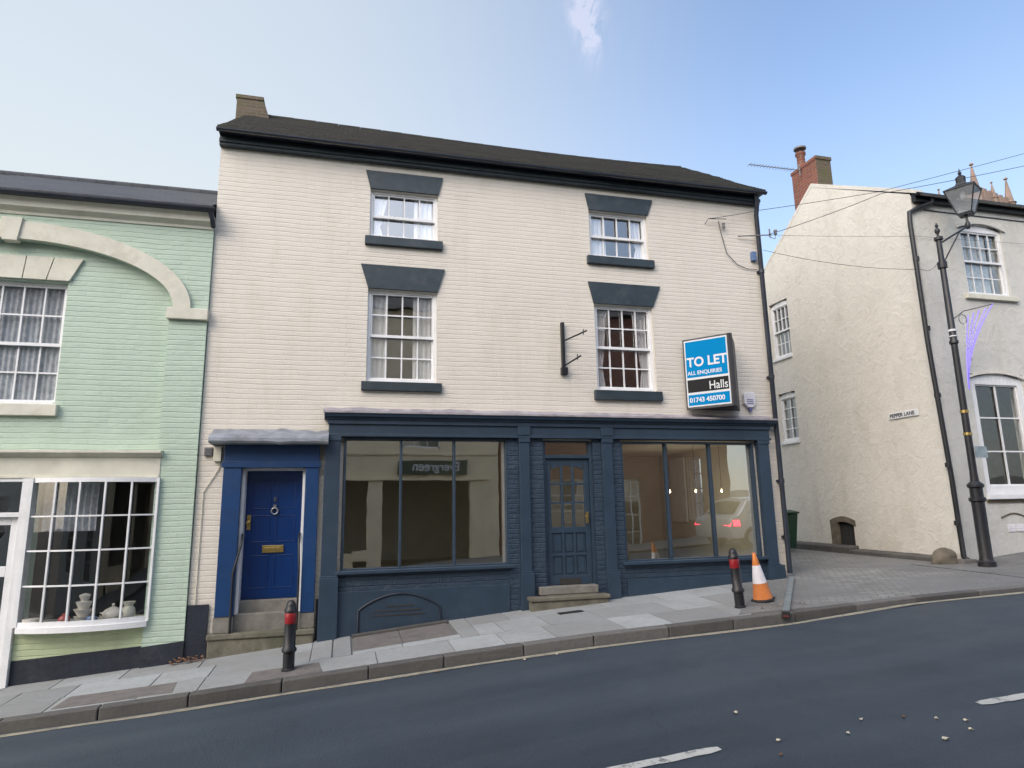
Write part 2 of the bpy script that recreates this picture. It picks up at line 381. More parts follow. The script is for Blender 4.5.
m=MB(); sheet(m,-55,55,lambda x:KO(x)-.02,lambda x:KF(x)+.02,lambda x:-.12 if x<5 else -up(max(x,5.6)) ,160,6)
struct('road',m,M['asphalt'],smooth=40)
# pavement slabs (cream / green side)
m=MB(); KI=lambda x:KF(x)+.15
rowsf=[0,.34,.68,1.0]
for r in range(3):
    x=-14+random.random()*.4
    while x<6.3:
        w=random.choice((.62,.75,.9,.9,1.05)); x1=min(x+w,6.45)
        def yy(xx,f): 
            a=KI(xx); return a+(10.0-a)*f
        g=.006
        tone=random.random()
        ta=random.uniform(-.0025,.0025); tb=random.uniform(-.0025,.0025)
        sub=[(x+g,x1-g)]
        cs=[(x+g,yy(x,rowsf[r])+g),(x1-g,yy(x1,rowsf[r])+g),(x1-g,yy(x1,rowsf[r+1])-g),(x+g,yy(x,rowsf[r+1])-g)]
        # skip the cellar cover area
        xl=lambda yv:5.08+(yv-7.6)*.55
        cs=[(min(a_,xl(b_)),b_) for a_,b_ in cs]
        if r>=1: 
            if x1>-.33 and x<.7: cs=[(min(a_,-.33),b_) for a_,b_ in cs]
            elif x<1.80 and x>=.7 or (x1>1.8 and x<1.8): cs=[(max(a_,1.80),b_) for a_,b_ in cs]
        if cs[1][0]-cs[0][0]>.03 or cs[2][0]-cs[3][0]>.05:
            top=[(a,b,G(a,b)+(ta if i%2 else -ta)+(tb if i>1 else -tb)) for i,(a,b) in enumerate(cs)]
            m.hexa([(a,b,c_-.05) for a,b,c_ in top]+top,tone)
        elif r==1:
            pass
        x=x1
        if r>=1 and x<.2 and x+.5>.2: pass
# infill around the cellar cover
for (a,b,ya,yb,t_) in ((-.62,.19,KI(.0)+.0,0,0),):
    pass
struct('pavement',m,M['slab'],bevel=.004,seg=1)
m=MB(); sheet(m,-55,6.6,KI,10.02,-.012,90,6); struct('pavement_bed',m,M['tarmac'])
m=MB(); sheet(m,-55,55,-2.5,lambda x:KO(x)-.16,.0,80,4); struct('opposite_pavement',m,M['tarmac'])
# patch slabs beside the cellar cover
m=MB()
for (x0,x1,y0,y1,t_) in ((.19,.8,8.78,8.94,.7),(.81,1.55,8.76,8.94,.9),(1.56,1.79,8.75,9.98,.35),(-.05,.17,8.81,9.98,.3),(-.32,-.07,8.82,9.98,.6)):
    cs=[(x0,y0),(x1,y0),(x1,y1),(x0,y1)]
    top=[(a,b,G(a,b)+.004) for a,b in cs]; m.hexa([(a,b,c_-.05) for a,b,c_ in top]+top,t_)
struct('pavement_infill',m,M['slab'],bevel=.004,seg=1)
m=MB()
for (x0,x1,y0,y1) in ((-2.95,-1.75,8.48,8.92),(-1.0,-.16,8.27,8.72)):
    d0=-.078*(x1-x0); cs=[(x0,y0),(x1,y0+d0),(x1-.05,y1+d0),(x0+.03,y1)]
    top=[(a,b,G(a,b)+.006) for a,b in cs]; m.hexa([(a,b,c_-.05) for a,b,c_ in top]+top)
struct('concrete_patch',m,M['concrete'],bevel=.003,seg=1)
# kerb stones
m=MB(); x=-20.
while x<24:
    w=random.uniform(.85,1.0); x1=x+w; g=.005
    cs=[(x+g,KF(x)),(x1-g,KF(x1)),(x1-g,KF(x1)+.15),(x+g,KF(x)+.15)]
    top=[(a,b,G(a,b)+.003) for a,b in cs]; m.hexa([(a,b,c_-.3) for a,b,c_ in top]+top,random.random()); x=x1
struct('kerb',m,M['kerb'],bevel=.014)
m=MB(); x=-20.
while x<24:
    x1=x+.92; g=.005; cs=[(x+g,KO(x)-.15),(x1-g,KO(x1)-.15),(x1-g,KO(x1)),(x+g,KO(x))]
    top=[(a,b,G(a,b)+.003) for a,b in cs]; m.hexa([(a,b,c_-.3) for a,b,c_ in top]+top,random.random()); x=x1
struct('opposite_kerb',m,M['kerb'],bevel=.014)
# lane mouth and the lane itself, right-hand footway
m=MB(); sheet(m,5.52,10.0,KI,10.0,-.006,36,14); rows=[]
struct('lane',m,M['lane'],smooth=40)
m=MB(); sheet(m,7.3,10.62,10.0,34,-.006,12,30); struct('lane_back',m,M['lane'],smooth=40)
m=MB(); sheet(m,10.0,10.86,KI,10.02,.0,4,10); sheet(m,10.86,40,KI,9.72,.0,60,10); struct('footway',m,M['tarmac'],smooth=40)
m=MB(); sheet(m,10.62,10.87,9.72,34,.06,2,30,c=.4)
m=MB()
y=9.9
while y<20:
    y1=y+random.uniform(.5,.8); z0=G(10.7,y); h=.07 if y<11.8 else .13
    m.hexa([(10.60,y+.006,z0-.1),(10.86,y+.006,z0-.1),(10.86,y1,z0-.1),(10.60,y1,z0-.1),(10.60,y+.006,z0+h),(10.86,y+.006,z0+h+.03),(10.86,y1,z0+h+.03),(10.60,y1,z0+h)],random.random()*.6); y=y1
struct('lane_edging',m,M['kerb'],bevel=.02)
# worn yellow line and centre dashes
m=MB(); sheet(m,-20,24,lambda x:KF(x)-.135-.012*math.sin(x*3),lambda x:KF(x)-.045,lambda x:(-.12 if x<5 else -up(max(x,5.6)))+.005,200,1); struct('yellow_line',m,M['yellow'])
m=MB()
CL=lambda x:4.70-.043*x
for a,b in ((-9.3,-5.4),(-3.4,2.70),(4.98,9.1),(11.3,15.2)):
    n=60; rows=[]
    for i in range(n+1):
        x=a+(b-a)*i/n; e=.004*math.sin(i*5.3)+.005*math.sin(i*2.1+a); w=.05*(1 if 0<i<n else .6)
        d=-.12 if x<5 else -up(max(x,5.6))
        rows.append([(x,CL(x)-w-e,G(x,CL(x))+d+.005-.001),(x,CL(x)+w-e*.5,G(x,CL(x)+w)+d+.005)])
    m.grid(rows)
struct('centre_line',m,M['paint'])

# ------------------------------------------------------------------ wall panels with openings
def wall_cells(mb, u0,u1,z0f,z1f, holes, P, thick=.28, rev=.0, dz=None):
    """front skin with holes, reveals; P(u,z,d)->world.  z0f/z1f are bottom/top functions or numbers"""
    us=sorted(set([u0,u1]+[h[0] for h in holes]+[h[1] for h in holes]))
    f0=z0f if callable(z0f) else (lambda u:z0f); f1=z1f if callable(z1f) else (lambda u:z1f)
    for a,b in zip(us,us[1:]):
        hs=sorted([h for h in holes if h[0]<=a+1e-6 and h[1]>=b-1e-6], key=lambda h:h[2])
        zb=(f0(a),f0(b))
        for h in hs:
            mb.quad(P(a,zb[0],0),P(b,zb[1],0),P(b,h[2],0),P(a,h[2],0)); mb.quad(P(a,zb[0],thick),P(b,zb[1],thick),P(b,h[2],thick),P(a,h[2],thick))
            zb=(h[3],h[3])
        mb.quad(P(a,zb[0],0),P(b,zb[1],0),P(b,f1(b),0),P(a,f1(a),0)); mb.quad(P(a,zb[0],thick),P(b,zb[1],thick),P(b,f1(b),thick),P(a,f1(a),thick))
    for (a,b,c,d) in [h[:4] for h in holes]:
        mb.quad(P(a,c,0),P(a,d,0),P(a,d,thick),P(a,c,thick)); mb.quad(P(b,c,0),P(b,d,0),P(b,d,thick),P(b,c,thick))
        mb.quad(P(a,c,0),P(b,c,0),P(b,c,thick),P(a,c,thick)); mb.quad(P(a,d,0),P(b,d,0),P(b,d,thick),P(a,d,thick))
    mb.quad(P(u0,f0(u0),0),P(u0,f1(u0),0),P(u0,f1(u0),thick),P(u0,f0(u0),thick)); mb.quad(P(u1,f0(u1),0),P(u1,f1(u1),0),P(u1,f1(u1),thick),P(u1,f0(u1),thick))
    return mb
def front(y0): return lambda u,z,d:(u,y0+d,z)
def side(x0): return lambda u,z,d:(x0+d,u,z)
def fbox(mb,P,u0,u1,z0,z1,d0,d1,c=None):
    return mb.hexa([P(u0,z0,d0),P(u1,z0,d0),P(u1,z0,d1),P(u0,z0,d1),P(u0,z1,d0),P(u1,z1,d0),P(u1,z1,d1),P(u0,z1,d1)],c)
def pane_box(P,u0,u1,z0,z1,d):
    mb=MB(); mb.quad(P(u0,z0,d),P(u1,z0,d),P(u1,z1,d),P(u0,z1,d)); return mb
def curtain(P,u0,u1,z0,z1,d,waves=5,amp=.02,tie=None,seed=0):
    mb=MB(); rows=[]; n=waves*8; rnd=random.Random(seed)
    ph=rnd.random()*6
    for j in range(13):
        t=j/12; z=z0+(z1-z0)*t; row=[]
        for i in range(n+1):
            s=i/n; a,b=u0,u1
            if tie=='L': b=u0+(u1-u0)*(.42+.58*abs(t-.25)**.8) if t<1 else u1
            if tie=='R': a=u1-(u1-u0)*(.42+.58*abs(t-.25)**.8)
            row.append(P(a+(b-a)*s, z, d+amp*math.sin(s*waves*2*math.pi+ph+.5*math.sin(t*3))*(.7+.3*t)))
        rows.append(row)
    return mb.grid(rows)

def sash_window(parent,P,u0,u1,z0,z1,cols,rows,rec=.07,fw=.05,bar=.011,meet=None,curt=None,gl='glass',frame='white',sillm=None,lint=None,name='window',arch=0,back=None,sill_d=.07,sill_h=.13,sill_x=.07, cmat='curtain',hb=None):
    mb=MB()
    def zt(u):  # segmental arch of the head
        if not arch: return z1
        t=(u-(u0+u1)/2)/((u1-u0)/2); return z1-arch*t*t
    fbox(mb,P,u0,u0+fw,z0,z1-arch,rec-.015,rec+.10); fbox(mb,P,u1-fw,u1,z0,z1-arch,rec-.015,rec+.10); 
    fbox(mb,P,u0+fw,u1-fw,z0,z0+fw*1.25,rec-.02,rec+.10)
    if arch:
        n=14; us=[u0+(u1-u0)*i/n for i in range(n+1)]
        lo=z1-arch-fw*.8
        for a,b in zip(us,us[1:]):
            p=[P(a,lo,rec-.012),P(b,lo,rec-.012),P(b,lo,rec+.1),P(a,lo,rec+.1),P(a,zt(a)+.002,rec-.012),P(b,zt(b)+.002,rec-.012),P(b,zt(b)+.002,rec+.1),P(a,zt(a)+.002,rec+.1)]
            mb.hexa(p)
        zi=lo
    else:
        fbox(mb,P,u0+fw,u1-fw,z1-fw*.8,z1,rec-.013,rec+.10); zi=z1-fw*.8
    w=obj(name,mb,M[frame],parent,bevel=.004)
    a,b,c,d=u0+fw,u1-fw,z0+fw*1.25,zi
    zm=meet if meet else None
    mb=MB(); sw=.026   # sash stiles
    def leaf(c,d,dd,nr):
        fbox(mb,P,a,a+sw,c,d,dd,dd+.035); fbox(mb,P,b-sw,b,c,d,dd,dd+.035); fbox(mb,P,a+sw,b-sw,c,c+sw,dd,dd+.035); fbox(mb,P,a+sw,b-sw,d-sw,d,dd,dd+.035)
        for i in range(1,cols):
            u=a+(b-a)*i/cols; fbox(mb,P,u-bar,u+bar,c+sw,d-sw,dd+.003,dd+.03)
        for i in range(1,nr):
            z=c+(d-c)*i/nr; fbox(mb,P,a+sw,b-sw,z-bar,z+bar,dd+.005,dd+.028)
    if zm:
        leaf(c,zm+.012,rec+.045,rows-rows//2); leaf(zm-.012,d,rec+.006,rows//2)
        fbox(mb,P,a,b,zm-.022,zm+.022,rec-.002,rec+.04)
    else: leaf(c,d,rec+.02,rows)
    obj('glazing_bars',mb,M['white'] if frame!='navy' else M['navy'],w)
    obj('pane',pane_box(P,a,b,c,d,rec+.062),M[gl],w)
    if sillm:
        mb=MB(); fbox(mb,P,u0-sill_x,u1+sill_x,z0-sill_h,z0-.001,-sill_d,rec+.05); obj('sill',mb,M[sillm],w,bevel=.008)
    if lint:
        (a0,a1,b0,b1,zl,zh,mt)=lint; mb=MB()
        mb.prism([P(a0,zl,-.03),P(a1,zl,-.03),P(b1,zh,-.03),P(b0,zh,-.03)],[P(a0,zl,.06),P(a1,zl,.06),P(b1,zh,.06),P(b0,zh,.06)])
        obj('lintel',mb,M[mt],w,bevel=.004)
    for i,cu in enumerate(curt or []):
        obj('curtain',curtain(P,cu[0],cu[1],cu[2] if len(cu)>2 else c,(cu[3] if len(cu)>3 else d),rec+.088,waves=max(2,int((cu[1]-cu[0])/.07)),amp=.014,tie=cu[4] if len(cu)>4 else None,seed=i),M[cmat],w,smooth=60)
    return w

# ------------------------------------------------------------------ CREAM HOUSE
HX0,HX1=-1.975,7.49
house=thing('cream_house',(2.75,10,-1.5),'three storey cream painted brick house with navy shopfront and mossy tiled roof','house')
P0=front(10.0)
wins=[(.30,1.40,4.30,5.12),(4.06,5.18,4.28,5.14),(.30,1.39,1.94,3.43),(4.09,5.18,1.91,3.42)]
holes=[w for w in wins]+[(-1.38,-.52,-1.85,.64),(.0,2.52,-.88,1.08),(4.42,6.95,-.92,1.08),(3.09,3.93,-1.35,1.06)]
m=wall_cells(MB(),HX0,HX1,lambda u:G(u,10)-.25,5.72,holes,P0,.28); obj('wall',m,M['cream'],house)
# gable side walls, back wall
m=MB(); m.pyz([(10.28,-2.6),(15.0,-2.6),(15.0,5.72),(12.5,7.55),(10.28,6.02)],HX0+.001,HX0+.249); obj('gable_wall',m,M['cream_side'],house)
m=MB(); m.pyz([(10.281,1.2),(15.0,1.2),(15.0,5.72),(12.5,7.55),(10.281,6.02)],HX1-.249,HX1-.001)
wall_cells(m,10.281,15.0,-2.6,1.2,[(12.15,12.74,-.32,1.0)],lambda u,z,d:(HX1-.001-d,u,z),.248); obj('gable_wall',m,M['cream_side'],house)
m=wall_cells(MB(),HX0+.25,HX1-.25,-2.6,5.72,[(7.0,7.23,-1,-.99)],front(14.9),.2); obj('back_wall',m,M['interior'],house)
# floors
for z0,z1 in ((1.12,1.5),(3.62,3.86),(5.5,5.62)):
    m=MB().box(HX0+.26,HX1-.26,10.285,14.89,z0,z1); obj('floor_slab',m,M['interior'] if z0>2 else M['plaster'],house)
m=MB().box(-.25,HX1-.26,10.285,14.89,-1.5,-1.18); obj('shop_floor',m,M['floorwood'],house)
m=MB().box(-.25,HX1-.26,14.0,14.1,-1.18,1.12); m.box(-.35,-.25,10.285,14.89,-2.3,1.12); 
wall_cells(m,10.29,13.99,-1.18,1.119,[(12.15,12.74,-.32,1.0)],lambda u,z,d:(HX1-.26-d,u,z),.05); obj('shop_room_wall',m,M['plaster'],house)
m=MB().box(HX0+.26,HX1-.26,13.0,13.05,1.52,3.60); m.box(HX0+.26,HX1-.26,12.0,12.05,3.87,5.49); m.box(2.7,2.8,10.29,12.99,1.52,3.6); obj('upper_room_wall',m,M['interior'],house)
# shop interior fittings seen through the glass
m=MB().box(7.13,7.169,12.77,13.42,-.36,1.02); obj('shutter_panel',m,M['white'],house,bevel=.004)
m=MB(); Pw=lambda u,z,d:(HX1-.16+d,u,z)
fbox(m,Pw,12.15,12.19,-.32,1.0,0,.05); fbox(m,Pw,12.70,12.74,-.32,1.0,0,.05); fbox(m,Pw,12.19,12.70,-.32,-.28,0,.05); fbox(m,Pw,12.19,12.70,.96,1.0,0,.05)
for u in (12.36,12.53): fbox(m,Pw,u-.010,u+.010,-.28,.96,.01,.04)
for z in (.03,.34,.65): fbox(m,Pw,12.19,12.70,z-.011,z+.011,.012,.038)
lw=obj('lane_window',m,M['white'],house); obj('pane',MB().quad(Pw(12.19,-.28,.03),Pw(12.70,-.28,.03),Pw(12.70,.96,.03),Pw(12.19,.96,.03)),M['glass_low'],lw)
# roof
m=MB(); sag=lambda x:-.07*math.sin(max(0,min(1,(x+2)/9.5))**1.5*math.pi)-.0*x
rows=[]
for i in range(121):
    x=HX0-.02+(HX1+.05-HX0)*i/120; row=[]
    for j in range(61):
        t=(j//2+(j%2)*.06)/30; y=9.72+(12.5-9.72)*t; z=5.75+(7.73-5.75)*t+sag(x)*t+(.020 if j%2 else .0)+.014*noise.noise(Vector((x*1.3,y*1.5,0)))+.012*noise.noise(Vector((x*5,y*6,0)))
        row.append((x,y,z))
    for j in range(1,8):
        t=j/7; row.append((x,12.5+2.8*t,7.73-1.97*t+sag(x)*(1-t)))
    rows.append(row)
rows2=[[(p[0],p[1],p[2]-.075) for p in r] for r in rows]
m.grid(rows); m.grid(rows2)
for a,b in ((rows[0],rows2[0]),(rows[-1],rows2[-1])): m.grid([a,b])
m.grid([[r[0] for r in rows],[r[0] for r in rows2]])
rf=obj('roof',m,M['tiles'],house,smooth=35)
m=MB(); 
for i in range(22):
    x=HX0-.03+i*.428; z=7.73+sag(x)
    m.tube([(x+.004,12.5,z-.055),(x+.424,12.5,7.68+sag(x+.42))],.085,10)
obj('ridge_tiles',m,M['tiles'],rf)
m=MB(); m.prism([(-2.16,12.0,7.2),(-1.50,12.0,7.2),(-1.50,12.75,7.2),(-2.16,12.75,7.2)],[(-2.16,12.03,7.80),(-1.69,12.03,7.80),(-1.69,12.7,7.80),(-2.16,12.7,7.80)])
m.box(-2.18,-1.68,12.01,12.72,7.75,7.83)
obj('chimney',m,M['brickmoss'],rf,bevel=.01)
# eaves: dark fascia board and gutter
m=MB(); m.box(HX0-.01,HX1+.01,9.90,9.998,5.56,5.715); m.box(HX0-.01,HX1+.01,9.87,9.90,5.60,5.66); obj('eaves_fascia',m,M['slate_paint'],house,bevel=.006)
m=MB(); m.box(HX0-.01,HX1+.02,9.75,9.998,5.717,5.74); 
rr=[[(x,9.745+.045*math.cos(a),5.735+.045*math.sin(a)+sag(x)*.2) for a in [math.pi+math.pi*k/8 for k in range(9)]] for x in [HX0-.03+(HX1-HX0+.08)*i/30 for i in range(31)]]
m.grid(rr); obj('gutter',m,M['gutter'],house)
# downpipe with joints
m=MB(); m.tube([(7.36,9.80,5.72),(7.40,9.86,5.5),(7.42,9.93,5.35),(7.42,9.93,-1.17)],.042,12)
for z in (4.2,2.2,.35,-.6): m.tube([(7.42,9.93,z),(7.42,9.93,z+.07)],.052,12); m.box(7.36,7.48,9.95,9.999,z+.015,z+.05)
obj('downpipe',m,M['gutter'],house,smooth=40)
# upper windows
sash_window(house,P0,*wins[0][:2],wins[0][2],wins[0][3],4,2,meet=4.69,gl='glass_top',sillm='slate_paint',sill_h=.145,lint=(.30,1.40,.22,1.475,5.125,5.44,'slate_paint'),curt=[(.36,.62,4.37,5.07,'L'),(1.02,1.33,4.37,5.07)])
sash_window(house,P0,*wins[1][:2],wins[1][2],wins[1][3],4,2,meet=4.69,gl='glass_top',sillm='slate_paint',sill_h=.145,lint=(4.06,5.19,4.0,5.30,5.145,5.45,'slate_paint'),curt=[(4.12,4.42,4.37,5.07),(4.85,5.12,4.37,5.07,'R')])
M['glass_up1']=glass('first_floor_glass',.33,gain=1.5,tint=(.96,.97,.97),wob=.25)
sash_window(house,P0,*wins[2][:2],wins[2][2],wins[2][3],4,4,meet=2.69,gl='glass_up1',sillm='slate_paint',sill_h=.14,lint=(.30,1.39,.18,1.51,3.435,3.83,'slate_paint'),curt=[(.36,.62),(1.02,1.33)])
sash_window(house,P0,*wins[3][:2],wins[3][2],wins[3][3],4,4,meet=2.67,gl='glass_up1',sillm='slate_paint',sill_h=.165,lint=(4.08,5.19,3.99,5.35,3.425,3.81,'slate_paint'),curt=[(4.15,4.40,1.97,3.36,'L'),(4.82,5.12,1.97,3.36,'R')])

# --- shopfront
def strip(name,x0,x1,y0,y1,z0,z1,mt,parent=house,bv=.005):
    return obj(name,MB().box(x0,x1,y0,y1,z0,z1),M[mt],parent,bevel=bv)
def sloped(mb,x0,x1,y0,y1,z1,drop=.06,n=6):  # box whose foot follows the pavement
    bot=[];
    for i in range(n+1): bot.append((x0+(x1-x0)*i/n))
    pts=[(x,G(x,9.9)-drop) for x in bot]+[(x1,z1),(x0,z1)]
    return mb.px(pts,y0,y1)
sf=obj('shop_fascia',MB().box(-.22,7.24,9.90,9.998,1.085,1.33).box(-.235,7.255,9.875,9.90,1.085,1.125).box(-.235,7.255,9.87,9.90,1.27,1.33),M['navy'],house,bevel=.005)
m=MB(); m.pyz([(9.998,1.332),(9.86,1.332),(9.845,1.36),(9.80,1.375),(9.785,1.42),(9.998,1.42)],-.285,7.33); obj('shop_cornice',m,M['navy'],house,bevel=.003)
m=MB(); rows=[]
for i in range(61):
    x=-.30+7.645*i/60; e=.012*noise.noise(Vector((x*2.1,0,3)))+.008*noise.noise(Vector((x*7,1,3)))
    rows.append([(x,9.998,1.53+e*2),(x,9.93,1.475+e),(x,9.77,1.455+e*.8),(x,9.768,1.425+e*.3),(x,9.79,1.421)])
m.grid(rows); obj('lead_flashing',m,M['flash'],house,smooth=50)
for j,(xa,xb,zb) in enumerate(((-.265,-.045,-.92),(2.68,2.845,-.97),(4.08,4.255,-1.0),(6.99,7.20,-1.02))):
    m=MB().box(xa,xb,9.885,9.998,zb,1.083); p=obj('pilaster',m,M['navy'],house,bevel=.006)
    m=MB(); sloped(m,xa-.012,xb+(.03 if j!=3 else .09),9.86,9.998,zb-.002); m.box(xa-.005,xb+.02,9.872,9.9,zb-.001,zb+.02); obj('base_block',m,M['navy'],p,bevel=.006)
    m=MB().box(xa-.012,xb+.012,9.87,9.9,1.02,1.082); m.box(xa-.02,xb+.02,9.865,9.9,1.13,1.268) if j in (1,2) else None; obj('capital',m,M['navy'],p,bevel=.005)
# painted brick piers
m=MB()
for xa,xb in ((2.50,2.678),(2.86,3.088),(3.935,4.078),(4.257,4.425)): sloped(m,xa,xb,9.945,9.997,1.083)
obj('painted_pier',m,M['navy_brick'],house)
# shop windows
def _unused(): pass
def shopwin(x0,x1,z0,z1,mulls,label=None,whitebar=None):
    m=MB(); fr=.035
    m.box(x0-fr,x0,9.96,10.10,z0-fr,z1+fr); m.box(x1,x1+fr,9.96,10.10,z0-fr,z1+fr); m.box(x0,x1,9.962,10.10,z1,z1+fr); m.box(x0,x1,9.962,10.10,z0-fr,z0)
    w=obj('shop_window',m,M['navy'],house,bevel=.004)
    m=MB().box(x0-.10,x1+.08,9.86,9.958,z0-.07,z0-.02); obj('sill',m,M['navy'],w,bevel=.008)
    for u in mulls: obj('mullion',MB().box(u-.018,u+.018,9.99,10.09,z0+.001,z1-.001),M['navy'],w,bevel=.005)
    us=[x0]+mulls+[x1]
    for a,b in zip(us,us[1:]):
        obj('pane',MB().quad((a,10.05,z0),(b,10.05,z0),(b,10.05,z1),(a,10.05,z1)),M['glass_shop'],w)
    obj('inner_bead',MB().box(x1-.045,x1-.002,10.052,10.09,z0+.003,z1-.003),M['white'],w,bevel=.003)
    return w
shopwin(.045,2.475,-.82,1.045,[.85,1.665])
shopwin(4.465,6.90,-.855,1.02,[5.27,6.10])
# stall risers
def stall(x0,x1,ztop,zmid):
    m=MB(); sloped(m,x0,x1,9.955,9.998,ztop); a=obj('stall_riser',m,M['navy_brick'],house)
    m=MB(); n=8
    sloped(m,x0,x1,9.925,9.954,zmid,n=10); obj('panel',m,M['navy'],a,bevel=.005)
stall(-.03,2.50,-.885,-1.13); stall(4.425,6.985,-.92,-1.16)
# arched cellar vent in the stall riser
ac=[( .27+1.17*i/24, -1.40+.215*math.sin(math.pi*i/24)**.8) for i in range(25)]
m=MB()
m.tube([(.27,9.92,G(.27,9.9))]+[(x,9.92,z) for x,z in ac]+[(1.44,9.92,G(1.44,9.9))],.016,8)
v=obj('cellar_vent',m,M['gutter'],house,smooth=50)
m=MB()
for k,(xa,xb,z) in enumerate(((.47,1.22,-1.475),(.50,1.17,-1.415),(.66,1.05,-1.355))): m.box(xa,xb,9.918,9.93,z-.010,z+.008)
obj('slot',m,M['dark'],v)
# shop door
m=MB(); m.box(3.09,3.135,9.985,10.10,-1.3,1.05); m.box(3.885,3.93,9.985,10.10,-1.3,1.05); m.box(3.135,3.885,9.987,10.10,.775,.83); m.box(3.135,3.885,9.987,10.10,1.035,1.058)
dw=obj('door_frame',m,M['navy'],house,bevel=.004)
obj('fanlight',MB().quad((3.135,10.06,.83),(3.885,10.06,.83),(3.885,10.06,1.035),(3.135,10.06,1.035)),M['glass_shop'],dw)
m=MB(); X0,X1,Z0,Z1=3.14,3.88,-1.19,.772; y0,y1=10.03,10.075
m.box(X0,X0+.085,y0,y1,Z0,Z1); m.box(X1-.085,X1,y0,y1,Z0,Z1); a,b=X0+.085,X1-.085
m.box(a,b,y0+.001,y1,Z1-.10,Z1); m.box(a,b,y0+.001,y1,Z0,Z0+.14); m.box(a,b,y0+.001,y1,-.40,-.31)
for u in (a+(b-a)/3,a+2*(b-a)/3): m.box(u-.018,u+.018,y0+.002,y1-.002,Z0+.14,Z1-.10)
for z in (.07,.37): m.box(a,b,y0+.004,y1-.004,z-.016,z+.016)
m.box(a,b,y0+.004,y1-.004,-.755,-.715)
for i in range(3):
    for zz in ((Z0+.14,-.755),(-.715,-.40)):
        u0=a+(b-a)*i/3+.018; u1=a+(b-a)*(i+1)/3-.018; m.box(u0-.012,u1+.012,y0+.022,y1-.01,zz[0]-.005,zz[1]+.005); m.box(u0+.025,u1-.025,y0+.010,y0+.022,zz[0]+.03,zz[1]-.03)
# arched heads of the top lights
for i in range(3):
    u0=a+(b-a)*i/3+.018; u1=a+(b-a)*(i+1)/3-.018; n=8
    for k in range(n):
        s0=u0+(u1-u0)*k/n; s1=u0+(u1-u0)*(k+1)/n
        tt=lambda s:(s-(a+b)/2)/((b-a)/2)
        m.px([(s0,Z1-.101-.07*tt(s0)**2-.012),(s1,Z1-.101-.07*tt(s1)**2-.012),(s1,Z1-.1),(s0,Z1-.1)],y0+.003,y1-.003)
door=obj('shop_door',m,M['navy'],house,bevel=.003)
obj('pane',MB().quad((a,10.055,-.31),(b,10.055,-.31),(b,10.055,Z1-.1),(a,10.055,Z1-.1)),M['glass_shop'],door)
obj('handle_plate',MB().box(3.80,3.845,10.01,10.029,-.26,-.08).tube([(3.82,10.012,-.15),(3.82,9.975,-.15),(3.76,9.975,-.15)],.009,8),M['brass'],door,bevel=.003)
obj('kick_mat',MB().box(3.33,3.68,10.022,10.0295,-1.185,-1.09),M['rubber'],door)
m=MB(); m.box(2.95,3.90,9.84,9.984,-1.31,-1.192); m.box(3.0,3.9,9.984,10.02,-1.32,-1.192); s1=obj('door_step',m,M['step2'],house,bevel=.012)
m=MB(); m.box(2.745,4.02,9.66,9.858,-1.375,-1.315); m.box(2.77,4.0,9.685,9.858,-1.75,-1.376); obj('door_step',m,M['step'],house,bevel=.014)
# --- blue house door
m=MB(); m.box(-1.625,-1.385,9.90,9.998,-1.375,.645); m.box(-.52,-.335,9.90,9.998,-1.375,.645); m.box(-1.625,-.335,9.902,9.998,.647,.95); m.box(-1.65,-.31,9.88,9.902,.63,.70); m.box(-1.64,-.32,9.885,9.9,.70,.72)
obj('door_surround',m,M['royal_frame'],house,bevel=.006)
m=MB(); rows=[]
for i in range(31):
    x=-1.80+1.585*i/30; e=.035*noise.noise(Vector((x*4,5,1)))+.015*noise.noise(Vector((x*11,5,1)))
    rows.append([(x,9.998,1.185+e),(x,9.85,1.11+e),(x,9.70,1.065+e*.6),(x,9.66,1.03),(x,9.655,.985-e*.6),(x,9.675,.955-e*.5),(x,9.998,.952)])
m.grid(rows); m._add([rows[0][k] for k in range(7)],[tuple(range(7))]); m._add([rows[-1][k] for k in range(7)],[tuple(range(7))])
obj('door_canopy',m,M['lead'],house,smooth=35)
m=MB(); m.box(-1.385,-1.345,10.0,10.26,-1.37,.63); m.box(-.56,-.518,10.0,10.26,-1.37,.63); m.box(-1.345,-.56,10.0,10.26,.60,.64); obj('door_lining',m,M['white'],house,bevel=.003)
m=MB(); m.box(-1.345,-.56,10.22,10.26,-1.20,.60)
for (xa,xb,za,zb) in ((-1.25,-1.0,.05,.46),(-.92,-.66,.05,.46),(-1.25,-1.0,-.42,-.04),(-.92,-.66,-.42,-.04),(-1.25,-1.0,-1.06,-.60),(-.92,-.66,-1.06,-.60)):
    for q in ((xa,xb,za,za+.014),(xa,xb,zb-.014,zb),(xa,xa+.014,za+.014,zb-.014),(xb-.014,xb,za+.014,zb-.014)): m.box(q[0],q[1],10.212,10.22,q[2],q[3])
bd=obj('front_door',m,M['royal'],house,bevel=.003)
obj('letterbox',MB().box(-1.09,-.80,10.198,10.219,-.565,-.465).box(-1.06,-.83,10.192,10.198,-.54,-.49),M['brass'],bd,bevel=.004)
m=MB(); m.lathe([(.022,0),(.03,.004),(.018,.02),(.034,.04),(.03,.055),(.005,.062)],0,0,14); m.xf(Matrix.Translation((-1.29,10.22,-.14))@Matrix.Rotation(R(90),4,'X')); m.box(-1.315,-1.265,10.208,10.219,-.24,-.03); obj('door_knob',m,M['brass'],bd,smooth=40)
m=MB(); m.tube([(-.945+.045*math.sin(t),10.195,.02-.045*math.cos(t)) for t in [2*math.pi*k/14 for k in range(15)]],.011,8); m.box(-.965,-.925,10.19,10.219,.055,.11); obj('knocker',m,M['chrome'],bd,smooth=50)
